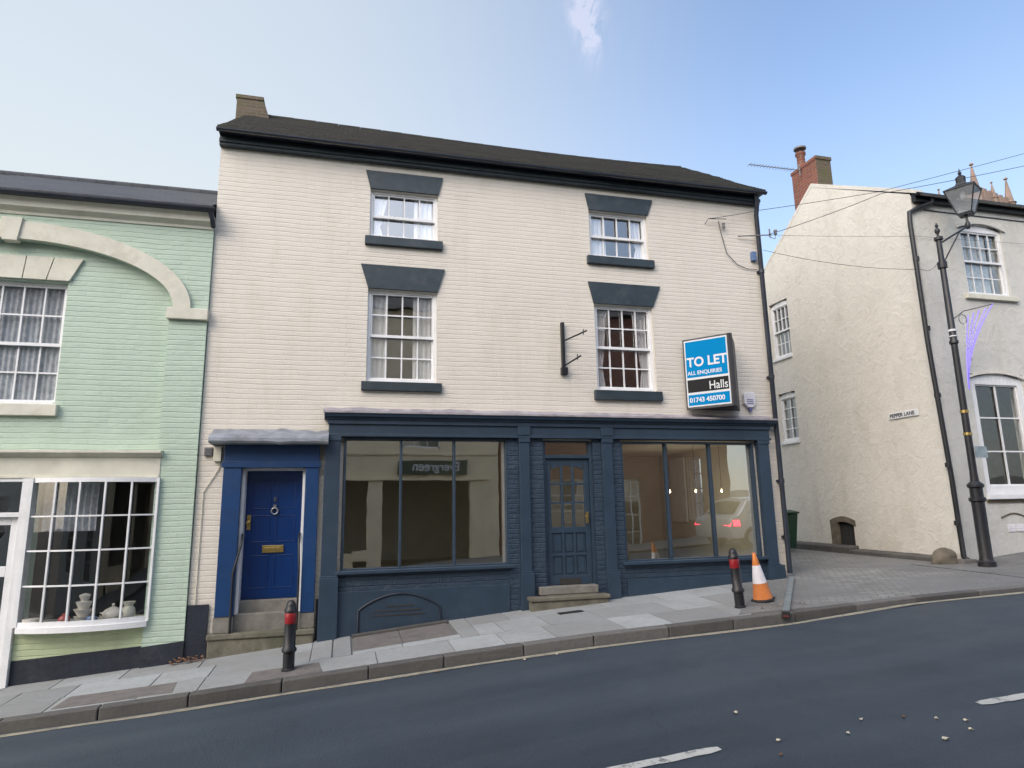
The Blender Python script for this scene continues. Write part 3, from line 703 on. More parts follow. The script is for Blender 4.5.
m=MB(); m.tube([(-.945,10.219,.19),(-.945,10.205,.19)],.018,12); m.box(-.955,-.935,10.205,10.215,.16,.22); obj('house_number',m,M['chrome'],bd)
# steps
m=MB(); m.box(-1.383,-.522,10.12,10.218,-1.40,-1.203); obj('door_step',m,M['step2'],house,bevel=.012)
m=MB(); m.box(-1.40,-.51,9.995,10.119,-1.62,-1.36); obj('door_step',m,M['step2'],house,bevel=.014)
m=MB(); m.box(-1.70,-.315,9.86,9.994,-1.665,-1.59); m.box(-1.685,-.33,9.885,9.994,-2.05,-1.666); obj('door_step',m,M['step'],house,bevel=.016)
m=MB(); m.box(-1.64,-1.405,9.91,9.994,-1.588,-1.378); obj('plinth_block',m,M['step2'],house,bevel=.01); obj('plinth_block',MB().box(-.52,-.325,9.91,9.994,-1.588,-1.378),M['step2'],house,bevel=.01)
m=MB(); sloped(m,HX0+.003,-1.71,9.965,9.997,-1.215); obj('plinth',m,M['blackwall'],house); m=MB(); sloped(m,-.312,-.27,9.965,9.997,-1.215); obj('plinth',m,M['blackwall'],house)
for xp,xr in ((-1.415,-1.335),(-.555,-.575)):
    m=MB(); m.tube([(xp,9.875,-1.59),(xp,9.875,-.86),(xp,9.875,-.80),(xr,9.93,-.42),(xr,9.99,-.30),(xr+(-.02 if xp<-1 else .02),10.06,-.29)],.015,8); obj('handrail',m,M['black'],house,smooth=50)
# vent + meter box by the door
m=MB().box(-1.90,-1.79,9.955,9.998,.80,.92)
for k in range(5): m.box(-1.895,-1.795,9.945,9.955,.81+.021*k,.822+.021*k)
obj('vent_cover',m,M['greyplastic'],house,bevel=.003)
m=MB().box(-1.77,-1.67,9.93,9.998,.72,.93); obj('junction_box',m,M['stonewhite'],house,bevel=.006)
m=MB().tube([(-1.68,9.985,.72),(-1.70,9.985,.62),(-1.88,9.985,.30),(-1.885,9.985,-1.2)],.007,6); obj('cable',m,M['stonewhite'],house)
m=MB().box(HX1-.13,HX1-.0,9.985,9.997,-1.3,-1.17); 

# things fixed to the cream house
# angled letting board
LB=thing('letting_board',(6.2,9.6,2.2),'blue and white TO LET board jutting from the cream wall','sign')
A=Vector((5.68,9.93,0)); B=Vector((6.20,9.325,0)); C=Vector((6.72,9.93,0)); z0,z1=1.595,2.83
th=.03
def slab(A,B,z0,z1,t0,t1,s0=0,s1=1):
    d=(B-A).normalized(); n=Vector((d.y,-d.x,0)); 
    if n.y>0: n=-n
    L=(B-A).length; a=A+d*s0*L; b=A+d*s1*L
    return [(*(a+n*t1).xy,z0),(*(b+n*t1).xy,z0),(*(b+n*t0).xy,z0),(*(a+n*t0).xy,z0),(*(a+n*t1).xy,z1),(*(b+n*t1).xy,z1),(*(b+n*t0).xy,z1),(*(a+n*t0).xy,z1)]
m=MB(); m.hexa(slab(A,B,z0,z1,-.03,0)); m.hexa(slab(B+Vector((.06,0,0)),C,z0,z1,-.03,0)); m.box(6.19,6.265,9.31,9.35,z0-.002,z1+.002)
m.prism([(5.70,9.95,z0+.01),(6.2,9.36,z0+.01),(6.26,9.36,z0+.01),(6.70,9.95,z0+.01)],[(5.70,9.95,z0+.03),(6.2,9.36,z0+.03),(6.26,9.36,z0+.03),(6.70,9.95,z0+.03)])
obj('frame',m,M['boardframe'],LB,bevel=.004)
def panel(name,s0,s1,za,zb,t,mt,p=LB): return obj(name,MB().hexa(slab(A,B,za,zb,0,t,s0,s1)),M[mt],p)
face=panel('face',.035,.965,z0+.04,z1-.03,.004,'signwhite')
panel('blue_panel',.06,.94,2.145,z1-.055,.0065,'cyan',face); panel('dark_panel',.06,.94,1.885,2.105,.0065,'signblack',face); panel('blue_panel',.06,.94,z0+.065,1.845,.0065,'cyan',face)
d=(B-A).normalized(); n=Vector((d.y,-d.x,0)); n = n if n.y<0 else -n
def TM(s,z): 
    p=A+d*(B-A).length*s+n*.0075; return Matrix(((d.x,0,n.x,p.x),(d.y,0,n.y,p.y),(0,1,0,z),(0,0,0,1)))
text('lettering','TO LET',.225,TM(.075,2.335),M['signwhite'],face,offset=.006,sx=.93)
text('lettering','ALL ENQUIRIES',.092,TM(.08,2.19),M['signwhite'],face,offset=.002,sx=.94)
text('lettering','Halls',.20,TM(.52,1.915),M['signwhite'],face,offset=.001,sx=.82)
text('lettering','01743 450700',.112,TM(.085,1.715),M['signwhite'],face,offset=.003,sx=.93)
# alarm box
AB=thing('alarm_box',(6.93,9.95,1.8),'white six sided burglar alarm box on the wall beside the blue sign','alarm box')
hx=[(6.82,1.90),(6.87,1.945),(7.03,1.945),(7.055,1.90),(7.055,1.74),(6.985,1.67),(6.90,1.67),(6.82,1.74)]
obj('case',MB().px(hx,9.93,9.998),M['alarm'],AB,bevel=.01)
m=MB()
for k in range(3): m.box(6.875,7.005,9.926,9.9295,1.80-.035*k,1.815-.035*k)
obj('printed_lines',m,M['print'],AB); obj('strobe',MB().box(6.92,6.97,9.94,9.98,1.60,1.669),M['print'],AB,bevel=.006)
# iron hanging-sign bracket
BR=thing('sign_bracket',(3.48,9.95,2.6),'empty black iron bracket with two arms on the cream wall','bracket')
obj('wall_plate',MB().box(3.46,3.515,9.93,9.998,2.17,3.04).box(3.44,3.55,9.92,9.999,2.15,2.27),M['black'],BR,bevel=.006)
for za,e in ((2.72,(3.70,9.40,2.76)),(2.30,(3.64,9.55,2.38))):
    m=MB().tube([(3.50,9.94,za),e],.014,8).tube([(e[0]-.03,e[1]+.07,e[2]-.05),(e[0]-.03,e[1]+.07,e[2]+.04)],.009,6); obj('arm',m,M['black'],BR,smooth=50)
# wire anchors and small cables on the wall
def cable(pts,label,r=.009,name='overhead_wire',cat='wire',group=None,n=24,sag=0.):
    m=MB(); P_=[]
    for (a,b) in zip(pts,pts[1:]):
        for k in range(n):
            t=k/n; p=Vector(a).lerp(Vector(b),t); p.z-=sag*4*t*(1-t); P_.append(p)
    P_.append(Vector(pts[-1])); m.tube(P_,r,6)
    return tag(obj(name,m,M['wire'],loc=pts[0],smooth=60),label,cat,group)
cable([(6.40,9.90,5.17),(7.40,9.88,5.42),(10.1,9.72,6.02),(15.9,9.75,7.98)],'upper thick cable from the cream house eaves up over the white house roof',.0055,sag=.01)
cable([(7.55,9.85,4.93),(10.15,9.70,5.98),(15.9,9.75,7.62)],'second cable rising from the insulator to the white house roof',.006,sag=.03)
cable([(7.55,9.88,4.95),(10.85,9.66,5.13),(15.5,9.65,5.3)],'thin level wire crossing the white house gable below its eaves',.003,sag=.02)
cable([(7.44,9.86,4.63),(10.62,9.45,4.34),(10.66,9.10,4.42)],'sagging wire between the cream house corner and the lamp post',.0045,sag=.10)
cable([(6.62,9.96,5.17),(6.66,9.975,4.95),(6.75,9.975,4.55),(6.95,9.975,4.35),(7.15,9.975,4.28),(7.36,9.97,4.28)],'loose cable looping down the top right corner of the cream wall',.007,name='wall_cable',cat='cable',n=3)
m=MB().tube([(7.0,9.95,4.90),(7.66,9.86,4.95)],.012,6).tube([(7.62,9.86,4.90),(7.62,9.86,5.06)],.014,8).lathe([(.02,4.95),(.034,4.97),(.022,4.99),(.034,5.02),(.03,5.05)],7.74,9.85,10)
m.tube([(7.62,9.86,4.90),(7.72,9.85,4.87),(7.74,9.85,4.96)],.007,6)
tag(obj('cable_insulator',m,M['greyplastic'],loc=(7.5,9.9,4.9)),'small insulator on an iron arm at the cream house corner','insulator')
tag(obj('cable_hook',MB().tube([(6.35,9.99,5.10),(6.38,9.91,5.17),(6.75,9.91,5.20)],.008,6).lathe([(.02,5.02),(.032,5.05),(.02,5.07),(.03,5.12)],6.70,9.93,10),M['greyplastic'],loc=(6.5,9.95,5.1)),'metal hook and insulator on the wall under the right eaves','hook')
tag(obj('junction_cap',MB().box(7.25,7.35,9.93,9.998,4.44,4.62),M['chinablue'],loc=(7.3,9.95,4.5),bevel=.01),'little blue cable box by the top of the downpipe','cable box')

# wall lamps burning inside the shop
for k,x in enumerate((7.32,7.98,8.66)):
    s=13.3/13.8
    x=(5.95,6.42,6.88)[k]*1.0
lampx=[(7.32/13.8),(7.98/13.8),(8.66/13.8)]
for k,f in enumerate(lampx):
    y=(11.6,11.0,10.65)[k]; x=f*y; z=.022*y
    t=thing('pendant_lamp',(x,y,1.1),('lit pendant bulb seen through the left side of the right-hand shop window','lit pendant bulb seen in front of the white panel inside the shop','lit pendant bulb seen through the rightmost shop pane')[k],'lamp','lit bulbs hanging in the shop')
    obj('cord',MB().tube([(x,y,1.119),(x,y,z+.08)],.004,6),M['black'],t)
    obj('bulb',MB().lathe([(.006,z+.04),(.010,z+.028),(.016,z+.008),(.016,z-.008),(.008,z-.018),(.002,z-.020)],x,y,12),M['bulb'],t,smooth=60)
    li=bpy.data.lights.new('bulb_light','POINT'); li.energy=(4.5,3.,.5)[k]; li.color=(1,.90,.74); li.shadow_soft_size=.03; lj=bpy.data.objects.new('bulb_light',li); COL.objects.link(lj); lj.parent=t; lj.location=(0,0,z-.10-1.1)

# ------------------------------------------------------------------ GREEN HOUSE
gh=thing('green_house',(-4.5,10,-2.1),'mint green painted brick house with blind arch and bow shop window','house')
GX0,GX1=-7.2,HX0-.006
# recessed main wall
Pg=front(10.06)
m=wall_cells(MB(),GX0,GX1,lambda u:G(u,10)-.25,4.3,[(-5.25,-3.845,1.50,3.25),(-3.96,-2.41,-1.42,.52),(-5.0,-4.06,-2.35,.52)],Pg,.25); obj('wall',m,M['green'],gh)
# spandrel skin standing proud above the arch
cx=-4.55; A1,B1=2.11,.875
m=MB(); n=48
xs=[cx-A1+2*A1*i/n for i in range(n+1)]
lo=lambda x:2.93+B1*math.sqrt(max(0,1-((x-cx)/A1)**2))
for a,b in zip(xs,xs[1:]): m.px([(a,lo(a)),(b,lo(b)),(b,4.25),(a,4.25)],9.95,10.058)
m.box(GX0,cx-A1,9.95,10.058,2.925,4.25); m.box(cx+A1,GX1,9.95,10.058,2.925,4.25)
obj('spandrel',m,M['green'],gh)
m=MB()
A2,B2=2.34,1.135; n=64
def ell(a,b,t): return (cx+a*math.cos(t),2.93+b*math.sin(t))
rows=[]
for i in range(n+1):
    t=math.pi*i/n; o=ell(A2,B2,t); q=ell(A1-.002,B1-.002,t); mid=ell((A1+A2)/2,(B1+B2)/2,t)
    rows.append([(q[0],9.949,q[1]),(q[0],9.90,q[1]),(o[0],9.90,o[1]),(o[0],9.949,o[1])])
m.grid(rows); obj('arch_moulding',m,M['stonewhite'],gh,smooth=30)
m=MB(); m.px([(cx-.09,3.76),(cx+.09,3.76),(cx+.13,4.10),(cx-.13,4.10)],9.87,10.0); obj('keystone',m,M['stonewhite'],gh,bevel=.006)
for xa,xb in ((-2.49,-1.985),(-7.15,-6.61)):
    m=MB(); m.px([(xa,G(xa,9.9)-.1),(xb,G(xb,9.9)-.1),(xb,2.755),(xa,2.755)],9.95,10.058)
    pl=obj('pilaster',m,M['green'],gh); obj('impost',MB().box(xa-.025,xb+.02,9.88,10.05,2.757,2.924),M['stonewhite'],pl,bevel=.01)
# eaves mouldings, gutter, roof
m=MB(); m.pyz([(9.949,4.17),(9.93,4.17),(9.92,4.21),(9.84,4.26),(9.83,4.34),(9.79,4.38),(10.1,4.38)],GX0,GX1+.0); obj('cornice',m,M['stonewhite'],gh,bevel=.003)
m=MB(); m.grid([[(x,9.745+.06*math.cos(a),4.43+.06*math.sin(a)) for a in [math.pi+math.pi*k/8 for k in range(9)]] for x in (GX0,-4,GX1+.03)]); m.box(GX0,GX1+.03,9.70,9.79,4.425,4.44)
m.tube([(GX1-.03,9.745,4.40),(GX1-.0,9.80,4.28),(GX1+.0,9.9,4.2)],.035,8)
obj('gutter',m,M['gutter'],gh)
m=MB(); rows=[]
for i in range(31):
    x=GX0-.1+(GX1+.10-GX0)*i/30; rows.append([(x,9.72+2.35*j/12,4.46+1.31*j/12+.01*noise.noise(Vector((x*2,j*.4,7)))) for j in range(13)]+[(x,12.07+2.4*j/6,5.77-1.31*j/6) for j in range(1,7)])
m.grid(rows); r2=[[(p[0],p[1],p[2]-.05) for p in r] for r in rows]; m.grid(r2); m.grid([[r[0] for r in rows],[r[0] for r in r2]]); m.grid([rows[0],r2[0]])
rf=obj('roof',m,M['slates'],gh,smooth=35)
obj('ridge_tiles',MB().tube([(GX0-.1,12.07,5.76),(GX1,12.07,5.76)],.07,10),M['slates'],rf)
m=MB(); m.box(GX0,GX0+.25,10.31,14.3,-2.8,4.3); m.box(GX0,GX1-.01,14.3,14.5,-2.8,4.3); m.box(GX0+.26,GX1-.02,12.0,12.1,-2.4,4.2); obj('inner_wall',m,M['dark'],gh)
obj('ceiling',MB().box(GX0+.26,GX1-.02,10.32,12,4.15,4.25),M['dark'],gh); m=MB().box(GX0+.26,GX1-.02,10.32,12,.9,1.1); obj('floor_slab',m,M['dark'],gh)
# upper window with voussoir lintel
w=sash_window(gh,Pg,-5.25,-3.845,1.50,3.25,5,4,rec=.10,fw=.045,meet=2.36,gl='glass_low',sillm='stonewhite',sill_h=.16,sill_x=.05,curt=[(-5.15,-3.93)],cmat='drape')
for i in range(5):
    t=(i)/5; t2=(i+1)/5; a,b=-5.40+1.70*t,-5.40+1.70*t2; a1,b1=-5.28+1.46*t,-5.28+1.46*t2
    if i==4: b=-3.67; 
    m=MB().px([(a1+.006,3.265),(b1-.006,3.265),(b-.006 if i<2 else b-.006,3.60),(a+.006,3.60)],10.02,10.075); obj('voussoir',m,M['stonewhite'],w,bevel=.004)
# shop fascia
m=MB(); m.box(-6.7,-2.44,9.94,10.058,.50,.775); m.pyz([(10.058,.777),(9.93,.777),(9.90,.80),(9.84,.83),(9.84,.865),(10.058,.88)],-6.72,-2.42); m.box(-6.7,-2.45,9.925,9.94,.50,.53); obj('shop_fascia',m,M['stonewhite'],gh,bevel=.004)
# bow window
bow=lambda x: 9.94-.17*(1-((x+3.185)/.76)**2) if abs(x+3.185)<.76 else 9.94
bx=[-3.93+1.49*i/20 for i in range(21)]
m=MB(); 
def bowstrip(mb,za,zb,d0,d1,n=20,xs=bx):
    for a,b in zip(xs,xs[1:]): mb.hexa([(a,bow(a)-d0,za),(b,bow(b)-d0,za),(b,bow(b)+d1,za),(a,bow(a)+d1,za),(a,bow(a)-d0,zb),(b,bow(b)-d0,zb),(b,bow(b)+d1,zb),(a,bow(a)+d1,zb)])
bowstrip(m,-1.37,-1.31,.02,.06); bowstrip(m,-1.44,-1.37,.045,.10); bowstrip(m,.44,.499,.012,.06)
m.box(-3.975,-3.925,9.90,10.05,-1.37,.498); m.box(-2.455,-2.425,9.90,10.05,-1.37,.498)
bw=obj('bow_window',m,M['white'],gh)
m=MB()
for i in range(1,5):
    x=-3.93+1.49*i/5; m.box(x-.011,x+.011,bow(x)-.012,bow(x)+.03,-1.31,.44)
for j in range(1,4): bowstrip(m,-1.31+1.75*j/4-.010,-1.31+1.75*j/4+.010,.008,.025)
obj('glazing_bars',m,M['white'],bw)
m=MB(); m.grid([[(x,bow(x)+.02,-1.31) for x in bx],[(x,bow(x)+.02,.44) for x in bx]]); obj('pane',m,M['glass_low'],bw,smooth=60)
obj('curtain',curtain(front(10.25),-3.9,-3.25,-.2,.45,0,8,.03,seed=5),M['drape'],bw,smooth=60)
obj('window_board',MB().box(-3.92,-2.46,9.95,10.6,-1.45,-1.38),M['stonewhite'],bw)
m=MB(); pts=[(-3.97,G(-3.97,9.9)+.30),(-2.50,G(-2.5,9.9)+.27),(-2.50,-1.445),(-3.97,-1.445)]; m.px(pts,9.99,10.055); obj('apron',m,M['green_low'],gh)
m=MB(); m.px([(-3.97,G(-3.97,9.9)-.1),(-2.5,G(-2.5,9.9)-.1),(-2.5,G(-2.5,9.9)+.268),(-3.97,G(-3.97,9.9)+.298)],9.985,10.05); m.px([(-2.495,G(-2.5,9.9)-.1),(GX1,G(GX1,9.9)-.1),(GX1,G(GX1,9.9)+.268),(-2.495,G(-2.5,9.9)+.262)],9.935,9.949); obj('plinth',m,M['blackwall'],gh,bevel=.004)
# shop door of the green house
m=MB(); m.box(-4.06,-3.975,9.93,10.1,G(-4,10)-.1,.499); m.box(-5.05,-4.97,9.93,10.1,G(-5,10)-.1,.499); m.box(-4.97,-4.06,9.94,10.1,.0,.06); m.box(-4.97,-4.06,9.94,10.1,.455,.499); df=obj('door_frame',m,M['white'],gh,bevel=.004)
m=MB(); m.box(-4.96,-4.86,10.0,10.05,-2.02,-.005); m.box(-4.16,-4.065,10.0,10.05,-2.02,-.005); m.box(-4.86,-4.16,10.0,10.05,-2.02,-1.35); m.box(-4.86,-4.16,10.0,10.05,-.75,-.62); m.box(-4.86,-4.16,10.0,10.05,-.1,-.005); gd=obj('shop_door',m,M['white'],gh,bevel=.004)
obj('pane',MB().quad((-4.86,10.03,-1.35),(-4.16,10.03,-1.35),(-4.16,10.03,-.1),(-4.86,10.03,-.1)),M['glass'],gd)
obj('fanlight',MB().quad((-4.97,10.03,.06),(-4.06,10.03,.06),(-4.06,10.03,.455),(-4.97,10.03,.455)),M['glass'],df)
# crockery in the bow window
def crock(name,x,y,prof,mt,label,cat,extra=None):
    z=-1.379; m=MB().lathe([(r,z+h) for r,h in prof],x,y,20); 
    if extra: extra(m,x,y,z)
    o=tag(obj(name,m,M[mt],loc=(x,y,z),smooth=50),label,cat)
def handles(m,x,y,z):
    for s in (-1,1): m.tube([(x+s*.10,y,z+.12),(x+s*.15,y,z+.13),(x+s*.15,y,z+.09),(x+s*.10,y,z+.07)],.009,6)
crock('soup_tureen',-2.87,9.98,[(.05,0),(.06,.02),(.10,.06),(.125,.11),(.125,.135),(.09,.17),(.03,.20),(.012,.205),(.022,.225),(.012,.24),(.002,.245)],'china','cream lidded soup tureen with side handles on the bow window board','tureen',handles)
crock('stacked_bowls',-3.22,10.0,[(.05,0),(.11,.10),(.06,.10),(.12,.19),(.06,.19),(.10,.28),(.04,.29),(.07,.36),(.03,.38),(.002,.385)],'china','tall stack of pale bowls left of the tureen in the bow window','crockery')
crock('blue_jug',-3.08,9.88,[(.04,0),(.07,.05),(.06,.09),(.045,.11),(.002,.11)],'chinablue','small blue jug between the stacked bowls and the tureen','jug')
crock('red_teapot',-3.42,9.95,[(.04,0),(.07,.04),(.065,.10),(.03,.13),(.01,.15),(.002,.155)],'chinared','little red teapot left of the stacked bowls in the bow window','teapot')
crock('glass_bowl',-3.80,9.98,[(.04,0),(.09,.06),(.10,.10),(.002,.11)],'china','low pale bowl at the left end of the bow window board','bowl')
crock('china_vase',-2.70,10.02,[(.05,0),(.09,.08),(.08,.16),(.05,.20),(.08,.25),(.002,.25)],'stonewhite','cream vase right of the tureen in the bow window','vase')

# ------------------------------------------------------------------ WHITE HOUSE on the right
wh=thing('rendered_house',(12.5,10.5,-1),'cream roughcast house with red brick chimney at the lane corner','house')
WX=10.85; FY=9.7; WX1=20.
Ps=side(WX); Pf=front(FY)
gt=lambda y: 6.04+(y-9.7)*(7.55-6.04)/(12.35-9.7) if y<12.35 else 7.55-(y-12.35)*(7.55-6.18)/(14.37-12.35)
ys=[9.702,12.35,14.37]
def gtop(y): return gt(y)
gh_holes=[(13.64,14.36,3.68,5.16),(13.69,14.33,1.52,2.76),(12.22,12.86,-1.00,-.40)]
m=MB()
segs=[9.702,12.22,12.35,12.86,13.64,13.69,14.33,14.36,17.5]
# build the gable skin by strips so the raking top is exact
for a,b in zip(segs,segs[1:]):
    hs=sorted([h for h in gh_holes if h[0]<=a+1e-6 and h[1]>=b-1e-6],key=lambda h:h[2]); z=-1.7
    for h in hs: m.quad(Ps(a,z,0),Ps(b,z,0),Ps(b,h[2],0),Ps(a,h[2],0)); z=h[3]
    m.quad(Ps(a,z,0),Ps(b,z,0),Ps(b,max(gtop(b),2.5),0),Ps(a,max(gtop(a),2.5),0))
for (a,b,c,d_) in gh_holes:
    m.quad(Ps(a,c,0),Ps(a,d_,0),Ps(a,d_,.25),Ps(a,c,.25)); m.quad(Ps(b,c,0),Ps(b,d_,0),Ps(b,d_,.25),Ps(b,c,.25)); m.quad(Ps(a,c,0),Ps(b,c,0),Ps(b,c,.25),Ps(a,c,.25)); m.quad(Ps(a,d_,0),Ps(b,d_,0),Ps(b,d_,.25),Ps(a,d_,.25))
obj('gable_wall',m,M['rough'],wh)
m=wall_cells(MB(),WX+.004,WX1,lambda u:G(u,9.7)-.3,6.02,[(11.97,13.06,4.02,5.53),(11.66,12.98,.09,2.40),(15.0,16.0,4.02,5.50),(14.6,15.9,.09,2.32)],Pf,.3); obj('front_wall',m,M['rough2'],wh)
# roof
m=MB(); rows=[]
for i in range(21):
    x=WX+.05+(WX1+.1-WX)*i/20; rows.append([(x,9.5,5.99)]+[(x,9.70+2.65*j/8,6.10+1.51*j/8) for j in range(9)]+[(x,12.35+5.15*j/6,7.61-3.5*j/6) for j in range(1,7)])
m.grid(rows); r2=[[(p[0],p[1],p[2]-.06) for p in r] for r in rows]; m.grid(r2); m.grid([rows[0],r2[0]]); m.grid([[r[0] for r in rows],[r[0] for r in r2]])
wr=obj('roof',m,M['slates2'],wh)
m=MB(); m.prism([(WX-.006,9.6,6.02),(WX+.22,9.6,6.02),(WX+.22,9.6,6.10),(WX-.006,9.6,6.10)],[(WX-.006,12.35,7.55),(WX+.22,12.35,7.55),(WX+.22,12.35,7.65),(WX-.006,12.35,7.65)])
m.prism([(WX-.006,12.35,7.55),(WX+.22,12.35,7.55),(WX+.22,12.35,7.65),(WX-.006,12.35,7.65)],[(WX-.006,14.45,6.13),(WX+.22,14.45,6.13),(WX+.22,14.45,6.2),(WX-.006,14.45,6.2)])
obj('verge',m,M['rough'],wh)
m=MB(); cxy=[(WX+.012,12.12),(WX+.44,12.12),(WX+.44,13.0),(WX+.012,13.0)]
m.prism([(x,y,6.8) for x,y in cxy],[(x,y,8.25) for x,y in cxy]); m.prism([(x+(.02 if x>WX+.1 else -.015),y+(-.02 if y<12.5 else .02),8.18) for x,y in cxy],[(x+(.02 if x>WX+.1 else -.015),y+(-.02 if y<12.5 else .02),8.27) for x,y in cxy])
ch=obj('chimney',m,[M['brickred'],M['brickmoss']],wh,bevel=.008)
for p in ch.data.polygons:
    if abs(p.normal.y)>.5: p.material_index=1
m=MB(); m.lathe([(.115,8.27),(.10,8.30),(.095,8.62),(.125,8.66),(.125,8.72),(.10,8.73)],WX+.16,12.78,16); cp=obj('chimney_pot',m,M['brickred'],ch,smooth=40)
m=MB(); m.lathe([(.02,8.74),(.02,8.80),(.15,8.82),(.15,8.86),(.05,8.90)],WX+.16,12.78,16); obj('cowl',m,M['greyplastic'],ch,smooth=40)
m=MB().box(15.9,16.5,9.9,10.7,5.9,8.35); obj('chimney',m,M['brickmoss'],wh,bevel=.01)
# fascia/gutter of the front
m=MB(); m.box(WX+.02,WX1,9.60,9.698,5.86,6.0); m.grid([[(x,9.56+.055*math.cos(a),6.0+.055*math.sin(a)) for a in [math.pi+math.pi*k/8 for k in range(9)]] for x in (WX-.04,15,WX1)]); m.box(WX+.3,WX1,9.685,9.6985,5.72,5.74); obj('gutter',m,M['black'],wh)
m=MB(); m.tube([(WX+.40,9.58,5.95),(WX+.40,9.6,5.85),(WX+.12,9.66,5.75),(WX-.12,9.66,5.62),(WX-.14,9.66,5.4),(WX-.12,9.66,3.0),(WX-.02,9.655,.4),(WX-.0,9.655,-1.0),(WX+.03,9.6,-1.06)],.045,12)
for t in (4.6,3.2,1.9,.6,-.45): m.tube([(WX-.13+.11*(5.4-t)/6.2,9.66,t),(WX-.13+.11*(5.4-t)/6.2,9.66,t+.08)],.058,12)
obj('downpipe',m,M['black'],wh,smooth=40)
# windows
sash_window(wh,Pf,11.97,13.06,4.02,5.53,4,4,rec=.05,fw=.055,meet=4.75,gl='glass',sillm='stonewhite',sill_h=.10,sill_x=.12,arch=.10,curt=[(12.05,12.72)],cmat='drape')
m=MB(); n=16
for i in range(n):
    a=11.90+1.24*i/n; b=a+1.24/n; f=lambda x:5.55-.13*((x-12.52)/.62)**2
    m.px([(a,f(a)),(b,f(b)),(b,f(b)+.07),(a,f(a)+.07)],9.66,9.698)
obj('window_hood',m,M['rough2'],wh)
sash_window(wh,Pf,11.66,12.98,.09,2.40,2,3,rec=.04,fw=.13,bar=.014,gl='glass_low',sillm='white',sill_h=.09,sill_x=.03,arch=.10)
m=MB()
for i in range(n):
    a=11.60+1.41*i/n; b=a+1.41/n; f=lambda x:2.415-.11*((x-12.305)/.70)**2
    m.px([(a,f(a)),(b,f(b)),(b,f(b)+.05),(a,f(a)+.05)],9.665,9.698)
obj('window_hood',m,M['rough'],wh)
sash_window(wh,Pf,15.0,16.0,4.02,5.50,4,4,rec=.10,fw=.06,meet=4.73,gl='glass_top',sillm='stonewhite',arch=.10)
sash_window(wh,Pf,14.6,15.9,.09,2.32,2,3,rec=.04,fw=.13,bar=.014,gl='glass',sillm='white',arch=.10)
sash_window(wh,Ps,13.64,14.36,3.68,5.16,4,4,rec=.06,fw=.05,meet=4.38,gl='glass',sillm='white',sill_h=.07,sill_x=.02,sill_d=.04,arch=.10)
sash_window(wh,Ps,13.69,14.33,1.52,2.76,2,4,rec=.06,fw=.05,gl='glass',sillm='white',sill_h=.07,sill_x=.02,sill_d=.04,arch=.10)
m=MB().box(WX+.3,WX1,12.2,12.3,-1.5,5.9).box(WX+.3,WX1,10.02,12.2,2.6,2.8).box(WX+.3,WX1,10.02,17,5.8,5.85).box(WX+1.2,WX+1.3,12.3,17,-1.5,5.8).box(WX+.26,WX1,17,17.2,-1.5,4.5); obj('inner_wall',m,M['interior'],wh)
m=MB().box(WX+.26,WX+.29,12.0,15.2,-1.2,5.7); 
# vent, plinth line, brick arch
m=MB().box(12.02,12.19,9.685,9.699,-.60,-.46).box(12.22,12.40,9.685,9.699,-.60,-.46)
for k in range(3):
    for x in (12.03,12.23): m.box(x,x+.15,9.680,9.685,-.585+.042*k,-.565+.042*k)
obj('air_brick',m,M['alarm'],wh,bevel=.003)
obj('vent_arch',MB().tube([(11.90+.6*i/10,9.693,-.34+.075*math.sin(math.pi*i/10)) for i in range(11)],.014,6),M['brickmoss'],wh)
obj('brick_course',MB().box(11.62,13.2,9.675,9.699,-.06,-.015),M['brickmoss'],wh)
# cellar opening with arched surround
m=MB(); n=12; f=lambda y:-.40+.09*math.sin(math.pi*(y-12.16)/.76)
for i in range(n):
    a=12.16+.76*i/n; b=a+.76/n; m.pyz([(a,f(a)-.12),(b,f(b)-.12),(b,f(b)),(a,f(a))],WX-.02,WX+.2)
m.box(WX-.015,WX+.2,12.70,12.92,-1.02,-.45)
sv=obj('cellar_surround',m,M['rock'],wh)
m=MB().box(WX+.06,WX+.10,12.22,12.70,-1.0,-.50)
for k in range(5): m.box(WX+.04,WX+.06,12.26+.1*k,12.285+.1*k,-1.0,-.52)
obj('grille',m,M['dark'],sv)
# street name plate
SN=thing('street_sign',(WX,10.52,1.7),'small white street name plate on the roughcast gable','street sign')
obj('plate',MB().box(WX-.03,WX-.006,10.17,10.88,1.64,1.765),M['signwhite'],SN,bevel=.004)
Mt=Matrix(((0,0,-1,WX-.0315),(-1,0,0,10.855),(0,1,0,1.668),(0,0,0,1)))
text('lettering','PEPPER LANE',.105,Mt,M['signblack'],SN,offset=.0025,sx=.98)
# guard stone
m=MB(); rows=[]
for j in range(9):
    t=j/8; z=-1.14+.30*t; r=.22*math.sqrt(max(.03,1-t**3.2)); rows.append([(10.55+r*1.15*math.cos(a)*(1+.28*noise.noise(Vector((math.cos(a)*1.5,math.sin(a)*1.5,t*2)))),9.78+r*.75*math.sin(a)*(1+.22*noise.noise(Vector((math.sin(a)*3,t*4,math.cos(a)*3)))),z) for a in [2*math.pi*k/20 for k in range(20)]])
m.grid(rows,close=True); m._add([(p) for p in rows[-1]],[tuple(range(20))]); tag(obj('guard_stone',m,M['rock'],loc=(10.5,9.8,-1.1),smooth=50),'rounded weathered guard stone at the foot of the roughcast corner','stone')
m=MB().box(10.66,10.98,9.50,9.68,-1.13,-1.04); tag(obj('gully_block',m,M['concrete'],loc=(10.8,9.55,-1.1),bevel=.015),'low concrete gully block under the black downpipe shoe','gully block')
